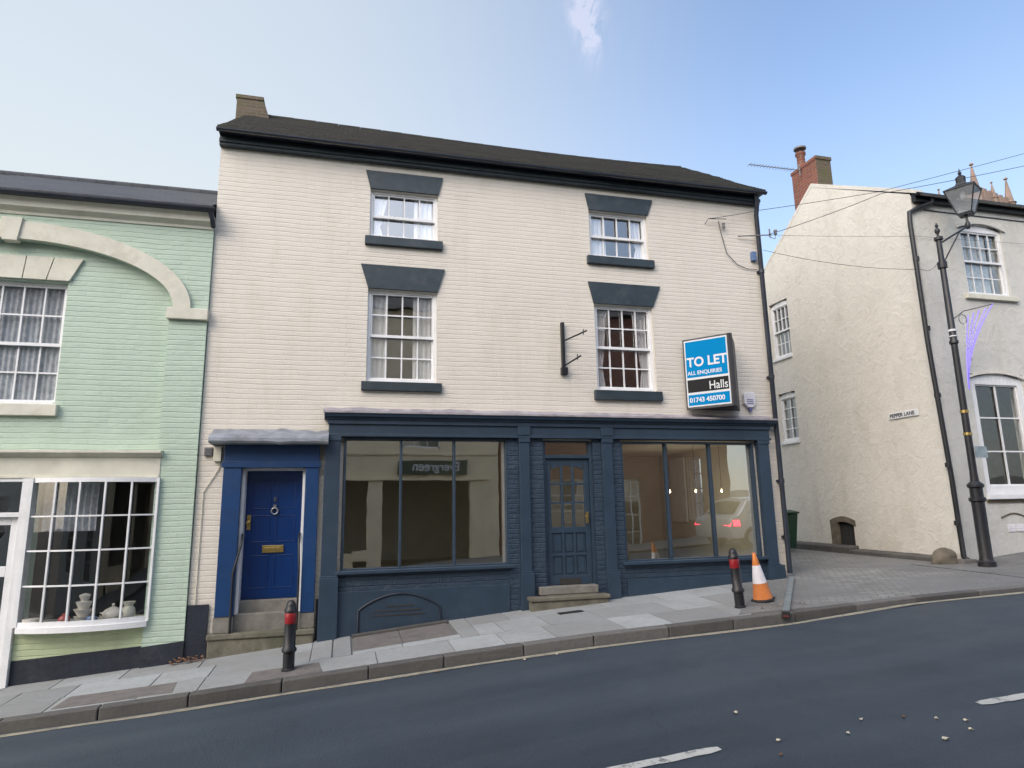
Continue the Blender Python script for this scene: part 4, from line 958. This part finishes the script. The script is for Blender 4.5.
# tv aerial
m=MB().tube([(9.35,12.62,8.12),(WX,12.62,8.14)],.012,6)
for k in range(15):
    x=9.38+.085*k; m.tube([(x,12.54,8.12+.0006*k),(x,12.70,8.12)],.005,5)
m.tube([(10.80,12.62,8.0),(10.80,12.62,8.3)],.015,6); tag(obj('tv_aerial',m,M['greyplastic'],loc=(10.8,12.6,8.1)),'long thin television aerial pointing left from the red chimney','aerial')
# wheelie bin in the lane
bn=thing('wheelie_bin',(10.15,13.55,G(10.1,13.5)),'dark green wheelie bin half hidden in the lane','bin')
zb=G(10.1,13.5); m=MB(); m.prism([(9.73,13.3,zb+.06),(10.18,13.3,zb+.06),(10.18,13.8,zb+.06),(9.73,13.8,zb+.06)],[(9.67,13.22,zb+.85),(10.24,13.22,zb+.85),(10.24,13.88,zb+.85),(9.67,13.88,zb+.85)]); obj('body',m,M['binplastic'],bn,bevel=.02)
obj('lid',MB().pyz([(13.18,zb+.853),(13.92,zb+.853),(13.92,zb+.90),(13.5,zb+.94),(13.18,zb+.89)],9.65,10.26),M['binplastic'],bn,bevel=.015)
for x in (9.72,10.16): obj('wheel',MB().tube([(x,13.82,zb+.09),(x+.05,13.82,zb+.09)],.09,16),M['rubber'],bn)

# church tower far behind
ct=thing('church_tower',(55,45,6),'pinkish stone church tower pinnacles rising behind the white house roof','church tower')
ux=Vector((5.7,1.4,0)).normalized(); uy=Vector((-ux.y,ux.x,0)); O=Vector((51.9,40,0)); W=5.87
def TP(a,b,z): q=O+ux*a+uy*b; return (q.x,q.y,z)
m=MB(); m.prism([TP(0,0,-4),TP(W,0,-4),TP(W,W,-4),TP(0,W,-4)],[TP(0,0,25.9),TP(W,0,25.9),TP(W,W,25.9),TP(0,W,25.9)]); obj('tower',m,M['church'],ct,bevel=.05)
m=MB(); 
for i in range(6):
    for (a0,b0,da,db) in ((0,0,1,0),(0,W-.3,1,0),(0,0,0,1),(W-.3,0,0,1)):
        s=.45+i*.9; 
        if i%1==0:
            a=a0+da*s; b=b0+db*s; a2=a+(.5 if da else .3); b2=b+(.5 if db else .3)
            m.prism([TP(a,b,25.85),TP(a2,b,25.85),TP(a2,b2,25.85),TP(a,b2,25.85)],[TP(a,b,26.6),TP(a2,b,26.6),TP(a2,b2,26.6),TP(a,b2,26.6)])
obj('battlement',m,M['church'],ct)
for (a,b,h,r) in ((.1,.1,3.7,.44),(W-.1,.1,3.7,.44),(.1,W-.1,3.7,.44),(W-.1,W-.1,3.7,.44),(W/2,.05,2.6,.28),(.05,W/2,2.6,.28),(W/2,W-.05,2.6,.28),(W-.05,W/2,2.6,.28)):
    q=TP(a,b,0); m=MB().lathe([(r,24.6),(r,25.6+h*.12),(r*1.25,25.7+h*.12),(r*.8,25.75+h*.15),(r*.12,25+h*.93),(r*.4,25+h*.95),(r*.35,25+h*.975),(.03,25+h)],q[0],q[1],8); obj('pinnacle',m,M['church'],ct)

# ------------------------------------------------------------------ LAMP POST
LX,LY=10.70,9.10; lz=G(LX,LY)
lp=thing('lamp_post',(LX,LY,lz),'black iron lamp post with a square lantern on a side bracket','lamp post')
def ln(z): return LX-.02*(z-lz)/6
m=MB(); prof=[(.135,lz-.02),(.135,lz+.08),(.11,lz+.10),(.10,lz+.14),(.10,lz+1.08),(.13,lz+1.10),(.13,lz+1.15),(.10,lz+1.17),(.10,lz+1.32),(.13,lz+1.34),(.13,lz+1.38),(.068,lz+1.44),(.060,lz+1.6),(.054,lz+3.9),(.075,lz+3.92),(.075,lz+3.96),(.058,lz+3.99),(.047,lz+5.9),(.075,lz+5.92),(.075,lz+5.97),(.02,lz+6.0),(.02,lz+6.04),(.045,lz+6.08),(.045,lz+6.12),(.015,lz+6.17),(.03,lz+6.2),(.003,lz+6.27)]
obj('post',m.lathe(prof,LX,LY,20),M['black'],lp,smooth=35)
m=MB(); bz=5.20
lxx=11.46
m.tube([(LX,LY,4.72),(LX+.35,LY,4.92),(lxx,LY,5.15)],.018,8); m.tube([(LX,LY,4.30),(lxx-.2,LY,5.05)],.013,8); m.tube([(lxx,LY,5.12),(lxx,LY,5.42)],.022,8); m.lathe([(.03,5.10),(.045,5.14),(.045,5.2),(.03,5.24)],lxx,LY,12)
m.tube([(LX,LY,4.24),(LX,LY,4.36)],.08,14)
obj('bracket_arm',m,M['black'],lp,smooth=45)
b0,b1=.115,.25; zb,zt=5.40,5.88
def ring(h,z,rot=R(27)):
    return [(lxx+h*math.sqrt(2)*math.cos(rot+math.pi/4+k*math.pi/2),LY+h*math.sqrt(2)*math.sin(rot+math.pi/4+k*math.pi/2),z) for k in range(4)]
q0,q1=ring(b0,zb),ring(b1,zt)
m=MB()
for k in range(4): m.tube([q0[k],q1[k]],.012,6); m.tube([q0[k],q0[(k+1)%4]],.014,6); m.tube([q1[k],q1[(k+1)%4]],.015,6)
m.prism(ring(b0*.95,zb-.03),ring(b0*.95,zb)); 
lt=obj('lantern',m,M['black'],lp,smooth=40)
m=MB(); m.grid([ring(b1+.012,zt+.01),ring(.09,zt+.11),ring(.07,zt+.16)],close=True); m.lathe([(.08,zt+.14),(.09,zt+.27),(.05,zt+.31),(.02,zt+.33),(.035,zt+.37),(.015,zt+.41),(.003,zt+.47)],lxx,LY,10)
obj('lantern_roof',m,M['black'],lt)
m=MB(); 
for k in range(4): m.quad(q0[k],q0[(k+1)%4],q1[(k+1)%4],q1[k])
obj('lantern_glass',m,M['lampglass'],lt)
obj('lamp_bulb',MB().lathe([(.02,zt+.0),(.05,zt-.06),(.05,zt-.14),(.01,zt-.17)],lxx,LY,12),M['signwhite'],lt,smooth=50)
# stickers and plate on the post
obj('notice_plate',MB().box(LX+.0,LX+.26,LY-.10,LY-.085,.72,.92),M['galv'],lp)
for z in (1.12,1.52): obj('yellow_band',MB().tube([(LX-.0,LY,z),(LX,LY,z+.05)],.071,16),M['brass'],lp)
obj('white_band',MB().tube([(LX,LY,3.02),(LX,LY,3.06)],.069,16).tube([(LX,LY,2.92),(LX,LY,2.94)],.069,16),M['signwhite'],lp)
# light decoration
dec=thing('light_decoration',(LX+.1,LY,2.0),'purple rope light streamers fixed to the lamp post','decoration')
for (x1,z1_,bl) in ((11.70,3.60,.16),(11.52,3.50,.10),(11.36,3.46,.10),(11.22,3.40,.1),(11.08,3.34,.03)):
    pts=[]; 
    for k in range(13):
        t=k/12; pts.append((10.84+(x1-10.84)*t**1.7+.0, LY-.04, 1.95+(z1_-1.95)*t))
    obj('light_rope',MB().tube(pts,.013,6),M['violet'],dec,smooth=60)
m=MB().tube([(LX,LY,3.22),(LX+.3,LY-.03,3.42),(11.72,LY-.04,3.60)],.008,6).tube([(10.95+.09*math.cos(t),LY-.03,3.26+.09*math.sin(t)) for t in [2*math.pi*k/14 for k in range(15)]],.006,5)
obj('support_arm',m,M['black'],dec)
m=MB()
for k in range(110):
    t=random.uniform(.2,.85); u=random.random(); z=1.95+1.55*t; x=10.86+.52*u*t**1.5+.03
    m.box(x,x+.020,LY-.05,LY-.035,z,z+.020)
obj('sparkle_light',m,M['signwhite'],dec)
# iron tie plate on the render at the right edge
m=MB().tube([(13.16,9.66,2.86),(13.42,9.66,2.90)],.016,6).tube([(13.30,9.66,2.74),(13.30,9.66,3.02)],.016,6); tag(obj('wall_tie',m,M['black'],loc=(13.3,9.66,2.88)),'black iron cross shaped wall tie on the white front','wall tie')

# ------------------------------------------------------------------ BOLLARDS, CONE, CHANNEL
def bollard(x,y,label,lean=(0,0)):
    z=G(x,y); t=thing('bollard',(x,y,z),label,'bollard','black bollards with red bands along the kerb')
    t.rotation_euler=(lean[0],lean[1],0)
    pr=[(.078,-.02),(.078,.02),(.066,.03),(.066,.20),(.085,.215),(.085,.245),(.068,.265),(.064,.53)]
    m=MB().lathe([(r,z+h) for r,h in pr],x,y,18); obj('shaft',m,M['black'],t,smooth=40)
    m=MB().lathe([(.0625,z+.525),(.0665,z+.532),(.0665,z+.645),(.0625,z+.652)],x,y,18); obj('red_band',m,M['red'],t,smooth=40)
    m=MB().lathe([(.060,z+.645),(.074,z+.66),(.074,z+.685),(.062,z+.70),(.056,z+.735),(.05,z+.76),(.03,z+.785),(.005,z+.795)],x,y,18); obj('cap',m,M['black'],t,smooth=40)
    m=MB().box(x-.05,x+.05,y-.09,y-.05,z+.4,z+.43) if False else None
    return t
bollard(-.55,8.52,'upright bollard standing in front of the blue door steps')
bollard(5.32,8.24,'bollard beside the traffic cone near the lane corner',lean=(R(1),R(-4.5)))
cx_,cy_=5.84,8.46; cz=G(cx_,cy_)
cn=thing('traffic_cone',(cx_,cy_,cz),'orange and white traffic cone standing by broken paving','traffic cone'); cn.rotation_euler=(0,R(-8),0)
def cr(h): return .118*(1-h/.72)+.022
m=MB().lathe([(cr(.04),cz+.02),(cr(.04),cz+.045),(cr(.53)-.002,cz+.49),(cr(.531),cz+.495),(cr(.72),cz+.665),(.02,cz+.67)],cx_,cy_,24); obj('cone_body',m,M['orange'],cn,smooth=40)
obj('white_sleeve',MB().lathe([(cr(.27)+.002,cz+.25),(cr(.535)+.002,cz+.495)],cx_,cy_,24),M['conewhite'],cn,smooth=40)
m=MB(); 
pts=[(cx_+.145*math.cos(a)*(1.18 if k%2 else 1),cy_+.145*math.sin(a)*(1.18 if k%2 else 1)) for k,a in enumerate([R(22.5*k+ (0)) for k in range(16)])]
m.prism([(x,y,cz+.0) for x,y in pts],[(x,y,cz+.035) for x,y in pts]); obj('base',m,M['rubber'],cn,bevel=.008)
# broken paving and rubble round the cone
rub=MB()
for k in range(26):
    a=random.uniform(0,6.28); r=random.uniform(.0,.42); x=5.62+r*1.3*math.cos(a); y=8.0+r*.5*math.sin(a)+.02; s=random.uniform(.012,.045); z=G(x,y)+.004
    pa=[(x+s*math.cos(t+random.random()*.4),y+s*math.sin(t),z) for t in (0,1.3,2.5,3.7,5)]; rub.prism(pa,[(p[0]*.3+x*.7+s*.1,p[1]*.3+y*.7,z+s*random.uniform(.4,.9)) for p in pa])
tag(obj('rubble',rub,M['concrete'],loc=(5.6,8,-1.4)),kind='stuff')
m=MB(); m.prism([(5.05,7.86,G(5.1,7.9)-.02),(5.95,7.74,G(5.9,7.8)-.02),(6.18,8.25,G(6.1,8.2)-.02),(5.4,8.32,G(5.4,8.3)-.02)],[(5.05,7.86,G(5.1,7.9)+.005),(5.95,7.74,G(5.9,7.8)+.005),(6.18,8.25,G(6.1,8.2)+.005),(5.4,8.32,G(5.4,8.3)+.005)]); struct('broken_paving_patch',m,M['tarmac'])
# drainage channel from the downpipe to the kerb
a=Vector((7.30,9.74,0)); b=Vector((5.56,7.60,0)); a.z=G(a.x,a.y)+.0; b.z=G(b.x,b.y)-.005
dch=thing('drain_channel',(a+b)/2,'grey metal drainage channel running across the pavement to the kerb','drain channel')
dv=(b-a).normalized(); sd=dv.cross(Vector((0,0,1))).normalized()*.042; u_=Vector((0,0,.035))
m=MB(); m.hexa([a-sd,b-sd,b+sd,a+sd,a-sd+u_,b-sd+u_,b+sd+u_,a+sd+u_]); 
for s in (-1,1): m.hexa([a+sd*s*.8+u_,b+sd*s*.8+u_,b+sd*s+u_,a+sd*s+u_,a+sd*s*.8+u_*1.3,b+sd*s*.8+u_*1.3,b+sd*s+u_*1.3,a+sd*s+u_*1.3])
obj('channel',m,M['galv'],dch,bevel=.005)
e=b+dv*.004; m=MB().hexa([e-sd*1.2-u_*1.2,e+dv*.05-sd*1.2-u_*1.2,e+dv*.05+sd*1.2-u_*1.2,e+sd*1.2-u_*1.2,e-sd*1.2+u_*1.2,e+dv*.05-sd*1.2+u_*1.2,e+dv*.05+sd*1.2+u_*1.2,e+sd*1.2+u_*1.2]); obj('outlet',m,M['black'],dch,bevel=.006)
e=b+dv*.056; m=MB().hexa([e-sd*.9-u_*.9,e+dv*.004-sd*.9-u_*.9,e+dv*.004+sd*.9-u_*.9,e+sd*.9-u_*.9,e-sd*.9-u_*.2,e+dv*.004-sd*.9-u_*.2,e+dv*.004+sd*.9-u_*.2,e+sd*.9-u_*.2]); obj('rusty_lip',m,M['rust'],dch)
# cellar cover in the pavement
m=MB()
def gbox(mb,x0,x1,y0,y1,h0,h1,c=None):
    mb.hexa([(x,y,G(x,y)+h0) for x,y in ((x0,y0),(x1,y0),(x1,y1),(x0,y1))]+[(x,y,G(x,y)+h1) for x,y in ((x0,y0),(x1,y0),(x1,y1),(x0,y1))],c)
cc=thing('cellar_cover',(.85,9.4,G(.85,9.4)),'brown concrete cellar cover in two slabs below the arched vent','cellar cover')
m=MB(); gbox(m,.22,.815,8.96,9.78,-.05,.002); gbox(m,.835,1.50,8.96,9.78,-.05,.002); obj('cover_slab',m,M['concrete'],cc,bevel=.004)
m=MB(); gbox(m,.19,1.54,9.80,9.90,-.05,.03); obj('rim',m,M['kerb'],cc,bevel=.008)
m=MB(); gbox(m,3.05,3.42,9.22,9.36,-.02,.006); tag(obj('water_cover',m,M['black'],loc=(3.2,9.3,G(3.2,9.3)),bevel=.003),'small dark iron access cover in the paving before the shop steps','access cover')
# leaves
ci=[(3.94, 4.59, 0),(4.43, 4.37, 0),(4.58, 4.25, 0),(4.46, 4.11, 0),(4.17, 4.06, 0),(3.66, 4.41, 0),(3.14, 4.51, 0),(7.07, 6.0, 0),(3.19, 5.13, 0),(2.09, 7.67, 0),(2.48, 7.7, 0),(4.25,4.5,1),(3.0,4.3,1),(1.1,7.85,1)]
for i,(x,y,k) in enumerate(ci):
    y=min(y,KF(x)-.18); z=G(x,y)-.115; a=random.random()*6; s=random.uniform(.018,.032)
    pts=[]; 
    for k2,(u,v) in enumerate(((-1,0),(-.4,.45),(.3,.5),(1,.1),(.4,-.45),(-.4,-.5))):
        pts.append((x+s*(u*math.cos(a)-v*math.sin(a)),y+s*(u*math.sin(a)+v*math.cos(a)),z+.008+.006*math.sin(k2*2.1)))
    m=MB().prism(pts,[(p[0],p[1],p[2]+.003) for p in pts])
    tag(obj('fallen_leaf',m,M['leaf'] if k<1 else M['leafbrown'],loc=(x,y,z)),'pale dry leaf lying on the dark road' if k<1 else 'brown curled dry leaf lying on the dark road','leaf','pale leaves scattered on the road' if k<1 else 'brown leaves on the road')
m=MB()
for k in range(46):
    x=-1.95+random.uniform(-.15,.25); y=9.85+random.uniform(-.10,.08); z=G(x,y)+random.uniform(.0,.06); s=.025; a=random.random()*6
    pts=[(x+s*math.cos(a+t)*random.uniform(.6,1.2),y+s*math.sin(a+t),z+random.uniform(0,.03)) for t in (0,1.5,3.1,4.6)]; m._add(pts,[(0,1,2,3)])
tag(obj('leaf_litter',m,M['leafbrown'],loc=(-1.95,9.85,-1.9)),kind='stuff')

# ------------------------------------------------------------------ ACROSS THE STREET (seen mirrored in the glass)
OY=-2.55
def opp(name,x0,x1,zt,mt,label,holes,shop=False):
    t=thing(name,((x0+x1)/2,OY,-1.7),label,'house')
    P=lambda u,z,d:(u,OY-d,z)
    m=wall_cells(MB(),x0,x1,-3.2,zt,holes,P,.3); m.box(x0,x1,OY-7,OY-6.8,-3.2,zt)
    for x in (x0,x1-.2): m.box(x,x+.2,OY-6.8,OY-.3,-3.2,zt)
    obj('wall',m,mt,t)
    m=MB().box(x0+.2,x1-.2,OY-4,OY-3.9,-3.1,zt-.1).box(x0+.2,x1-.2,OY-3.9,OY-.31,zt-.2,zt-.1).box(x0+.2,x1-.2,OY-3.9,OY-.31,2.2,2.4); obj('inner_wall',m,M['interior'],t)
    m=MB(); m.pyz([(OY+.25,zt),(OY-3.5,zt+2.4),(OY-7.2,zt),],x0-.05,x1+.05); obj('roof',m,M['slates2'],t)
    for h in holes:
        if len(h)>4 and h[4]=='shop': continue
        w=MB()
        for q in ((h[0],h[0]+.06,h[2],h[3]),(h[1]-.06,h[1],h[2],h[3]),(h[0],h[1],h[2],h[2]+.06),(h[0],h[1],h[3]-.06,h[3])): w.box(q[0],q[1],OY-.16,OY-.1,q[2],q[3])
        n=3
        for k in range(1,n): u=h[0]+(h[1]-h[0])*k/n; w.box(u-.015,u+.015,OY-.15,OY-.11,h[2],h[3])
        for k in range(1,4): z=h[2]+(h[3]-h[2])*k/4; w.box(h[0],h[1],OY-.149,OY-.111,z-.015,z+.015)
        ww=obj('window',w,M['white'],t); obj('pane',MB().quad((h[0],OY-.13,h[2]),(h[1],OY-.13,h[2]),(h[1],OY-.13,h[3]),(h[0],OY-.13,h[3])),M['glass'],ww)
    return t
tan=plain('tan_painted_render',(.78,.66,.47),.8,.1,1.5,.3)
o1=opp('tan_house',-4.2,5.35,7.1,tan,'tan rendered house across the road with a dark green shop sign',[(-3.2,-2.2,2.9,4.6),(1.95,3.3,2.12,3.5),(-.8,.2,2.9,4.6),(-3.2,4.75,-1.9,1.0,'shop')])
m=MB()
for xa,xb in ((-3.25,-2.9),(.82,1.32),(4.34,4.76)): m.box(xa,xb,OY-.3,OY-.0,-2.3,.99)
m.box(.4,1.3,OY-.35,OY-.02,-1.6,-1.33); m.box(-3.2,.4,OY-.3,OY-.2,-2.3,-1.4)
obj('column',m,tan,o1); obj('string_course',MB().box(-4.2,5.3,OY+.001,OY+.05,1.85,1.92).box(-3.5,5.0,OY+.001,OY+.08,1.0,1.06),tan,o1)
obj('shop_floor',MB().box(-4,5,OY-3.9,OY-.31,-2.2,-1.9),M['floorwood'],o1)
sg=thing('shop_sign',(3.0,OY+.05,1.42),'dark green shop sign with pale lettering over the shop across the road','sign')
obj('board',MB().box(1.82,4.22,OY+.06,OY+.1,1.19,1.66),M['signgreen'],sg)
text('lettering','Evergreen',.42,Matrix(((-1,0,0,3.98),(0,0,1,OY+.101),(0,1,0,1.32),(0,0,0,1))),M['signwhite'],sg,offset=.004,sx=.98)
o2=opp('brick_house',5.42,14.6,7.3,M['brickopp'],'red brick house across the road beside the tan one',[(6.2,7.3,2.8,4.4),(9.2,10.3,2.8,4.4),(11.8,12.9,2.8,4.4),(6.0,8.6,-1.3,1.0),(9.8,10.8,-1.6,1.0)])
o3=opp('white_house',-14.0,-4.28,6.2,M['rough2'],'plain white house across the road at the low end',[(-12,-11,2.6,4.2),(-8.5,-7.5,2.6,4.2),(-12,-9.6,-1.9,.6),(-7.5,-6.2,-1.9,.6)])
# silver car standing by the opposite kerb up the hill
car=thing('parked_car',(12.75,2.2,G(12.75,2.2)-.1),'silver hatchback with a lit red tail light standing in the street','car')
car.rotation_euler=(0,0,R(-4.5)); 
zc=G(12.75,2.2)-.18
side_=[(-2.0,.30),(-2.08,.55),(-2.02,.85),(-1.72,.95),(-1.35,1.36),(-.8,1.46),(.3,1.42),(1.05,.98),(1.95,.80),(2.1,.55),(2.05,.28)]
m=MB(); rows=[]
for yy_,ins in ((-.88,.10),(-.80,.0),(.80,.0),(.88,.10)):
    row=[]
    for (x,z) in side_:
        k=max(0,(z-.9))*.28
        row.append((12.75+x*(1-ins*.15),2.2+yy_*(1-k),zc+z-(ins*.2 if z>.9 else 0)))
    rows.append(row)
m.grid(rows,close=True); m._add(rows[0],[tuple(range(len(side_)))]); m._add(rows[-1],[tuple(range(len(side_)))])
obj('body',m,M['shiny'],car,smooth=40)
for s in (-1,1):
    m=MB(); yy_=2.2+s*.80; m.prism([(12.75-1.35,yy_,zc+.98),(12.75+.85,yy_,zc+.98),(12.75+.2,yy_-s*.09,zc+1.34),(12.75-1.0,yy_-s*.10,zc+1.36)],[(12.75-1.35,yy_+s*.03,zc+.98),(12.75+.85,yy_+s*.03,zc+.98),(12.75+.2,yy_-s*.06,zc+1.34),(12.75-1.0,yy_-s*.07,zc+1.36)]); obj('side_window',m,M['carglass'],car)
    m=MB(); m.prism([(12.75-2.06,2.2+s*.52,zc+.66),(12.75-2.07,2.2+s*.86,zc+.64),(12.75-1.98,2.2+s*.88,zc+.80),(12.75-1.98,2.2+s*.5,zc+.80)],[(12.75-1.75,2.2+s*.52,zc+.66),(12.75-1.70,2.2+s*.895,zc+.64),(12.75-1.74,2.2+s*.89,zc+.80),(12.75-1.9,2.2+s*.5,zc+.80)]); obj('tail_light',m,M['cartail'],car)
    for x in (-1.3,1.3): 
        w=obj('wheel',MB().tube([(12.75+x,2.2+s*.70,zc+.31),(12.75+x,2.2+s*.89,zc+.31)],.31,24),M['rubber'],car,smooth=40); obj('rim',MB().tube([(12.75+x,2.2+s*.885,zc+.31),(12.75+x,2.2+s*.90,zc+.31)],.19,16),M['chrome'],w)
m=MB(); m.prism([(12.75-1.75,2.2-.62,zc+.99),(12.75-1.75,2.2+.62,zc+.99),(12.75-1.42,2.2+.56,zc+1.33),(12.75-1.42,2.2-.56,zc+1.33)],[(12.75-1.70,2.2-.62,zc+.97),(12.75-1.70,2.2+.62,zc+.97),(12.75-1.37,2.2+.56,zc+1.31),(12.75-1.37,2.2-.56,zc+1.31)]); obj('rear_window',m,M['carglass'],car)

# ------------------------------------------------------------------ CAMERA
cam=bpy.data.cameras.new('camera'); co=bpy.data.objects.new('camera',cam); COL.objects.link(co); S.camera=co
f=650.; Zc=Vector((450-512,-3020-384,f)).normalized()
H=Vector((3050-512,0,f)); H.y=-(H.x*Zc.x+f*Zc.z)/Zc.y; Xc=H.normalized()
Yc=Xc.cross(Zc); Yc = Yc if Yc.z>0 else -Yc
# columns of camera axes in world: cam right=(1,0,0)img, cam up = -(0,1,0)img, cam back = -(0,0,1)img
rt=Vector((Xc.x,Yc.x,Zc.x)); upv=-Vector((Xc.y,Yc.y,Zc.y)); bk=-Vector((Xc.z,Yc.z,Zc.z))
co.matrix_world=Matrix(((rt.x,upv.x,bk.x,0),(rt.y,upv.y,bk.y,0),(rt.z,upv.z,bk.z,0),(0,0,0,1)))
cam.sensor_width=36; cam.lens=36*f/1024; cam.clip_start=.05; cam.clip_end=1500

# ------------------------------------------------------------------ LIGHT
SUN_EL,SUN_AZ=38.,-132.      # azimuth measured from +Y towards +X
el,az=R(SUN_EL),R(SUN_AZ)
sd=Vector((math.sin(az)*math.cos(el),math.cos(az)*math.cos(el),math.sin(el)))
L=bpy.data.lights.new('sun','SUN'); L.energy=.85; L.angle=R(110); L.color=(1.,.96,.89)
lo=bpy.data.objects.new('sun',L); COL.objects.link(lo); lo.rotation_euler=sd.to_track_quat('Z','Y').to_euler()
W=bpy.data.worlds.new('World'); S.world=W; W.use_nodes=True; nt=W.node_tree; bg=nt.nodes['Background']
sky=nt.nodes.new('ShaderNodeTexSky'); sky.sky_type='NISHITA'; sky.sun_disc=False; sky.sun_elevation=el; sky.sun_rotation=az
sky.air_density=1.0; sky.dust_density=3.0; sky.ozone_density=1.2; sky.altitude=60
tc=nt.nodes.new('ShaderNodeTexCoord')
# thin pink cloud wisps in the upper sky
wd=(rt*(588-512)-upv*(10-384)*1.0-bk*f).normalized(); wd=(rt*(586-512)+upv*(384-10)-bk*f).normalized()
dt=nt.nodes.new('ShaderNodeVectorMath'); dt.operation='SUBTRACT'; nt.links.new(tc.outputs['Generated'],dt.inputs[0]); dt.inputs[1].default_value=wd
d1=nt.nodes.new('ShaderNodeVectorMath'); d1.operation='DOT_PRODUCT'; nt.links.new(dt.outputs[0],d1.inputs[0]); d1.inputs[1].default_value=rt+upv*.25
d2=nt.nodes.new('ShaderNodeVectorMath'); d2.operation='DOT_PRODUCT'; nt.links.new(dt.outputs[0],d2.inputs[0]); d2.inputs[1].default_value=upv
def wm(op,a,b=0.,c=None):
    x=nt.nodes.new('ShaderNodeMath'); x.operation=op
    for i,v in enumerate((a,b)+((c,) if c is not None else ())):
        if isinstance(v,(int,float)): x.inputs[i].default_value=v
        else: nt.links.new(v,x.inputs[i])
    return x.outputs[0]
e1=wm('MULTIPLY',d1.outputs['Value'],1/.017); e2=wm('MULTIPLY',d2.outputs['Value'],1/.042)
rr_=wm('ADD',wm('MULTIPLY',e1,e1),wm('MULTIPLY',e2,e2)); fall=wm('EXPONENT',wm('MULTIPLY',rr_,-1.))
nz=nt.nodes.new('ShaderNodeTexNoise'); nz.inputs['Scale'].default_value=22; nz.inputs['Detail'].default_value=7; nz.inputs['Roughness'].default_value=.65; nz.inputs['Distortion'].default_value=.6
mp=nt.nodes.new('ShaderNodeMapping'); mp.inputs['Scale'].default_value=(1.6,1.,.8); nt.links.new(tc.outputs['Generated'],mp.inputs[0]); nt.links.new(mp.outputs[0],nz.inputs['Vector'])
cm=wm('MULTIPLY',fall,wm('MAXIMUM',wm('MULTIPLY',wm('SUBTRACT',nz.outputs['Fac'],.40),2.6),0.)); cm=wm('MINIMUM',cm,.17)
mx=nt.nodes.new('ShaderNodeMix'); mx.data_type='RGBA'; nt.links.new(cm,mx.inputs[0]); nt.links.new(sky.outputs[0],mx.inputs[6]); mx.inputs[7].default_value=(7.0,5.6,5.6,1)
gd=(rt*(-60-512)+upv*(384-235)-bk*f).normalized()
dg=nt.nodes.new('ShaderNodeVectorMath'); dg.operation='DOT_PRODUCT'; nt.links.new(tc.outputs['Generated'],dg.inputs[0]); dg.inputs[1].default_value=gd
sg_=nt.nodes.new('ShaderNodeMapRange'); sg_.interpolation_type='SMOOTHSTEP'; sg_.inputs['From Min'].default_value=.42; sg_.inputs['From Max'].default_value=1.0; nt.links.new(dg.outputs['Value'],sg_.inputs['Value'])
sx=nt.nodes.new('ShaderNodeSeparateXYZ'); nt.links.new(tc.outputs['Generated'],sx.inputs[0])
hz_=nt.nodes.new('ShaderNodeMapRange'); hz_.interpolation_type='SMOOTHSTEP'; hz_.inputs['From Min'].default_value=.62; hz_.inputs['From Max'].default_value=.05; nt.links.new(sx.outputs['Z'],hz_.inputs['Value'])
fg=wm('MINIMUM',wm('ADD',wm('MULTIPLY',sg_.outputs[0],.80),wm('MULTIPLY',hz_.outputs[0],.50)),.95)
mg=nt.nodes.new('ShaderNodeMix'); mg.data_type='RGBA'; nt.links.new(fg,mg.inputs[0]); nt.links.new(mx.outputs[2],mg.inputs[6]); mg.inputs[7].default_value=(2.40,2.62,2.75,1)
nt.links.new(mg.outputs[2],bg.inputs['Color']); bg.inputs['Strength'].default_value=.15
vs=S.view_settings; vs.view_transform='Standard'; vs.look='None'; vs.gamma=1; vs.exposure=1.11; vs.use_curve_mapping=False
S.render.engine='CYCLES'; S.cycles.max_bounces=8; S.cycles.transparent_max_bounces=12; S.cycles.diffuse_bounces=4
S.cycles.caustics_reflective=False; S.cycles.caustics_refractive=False
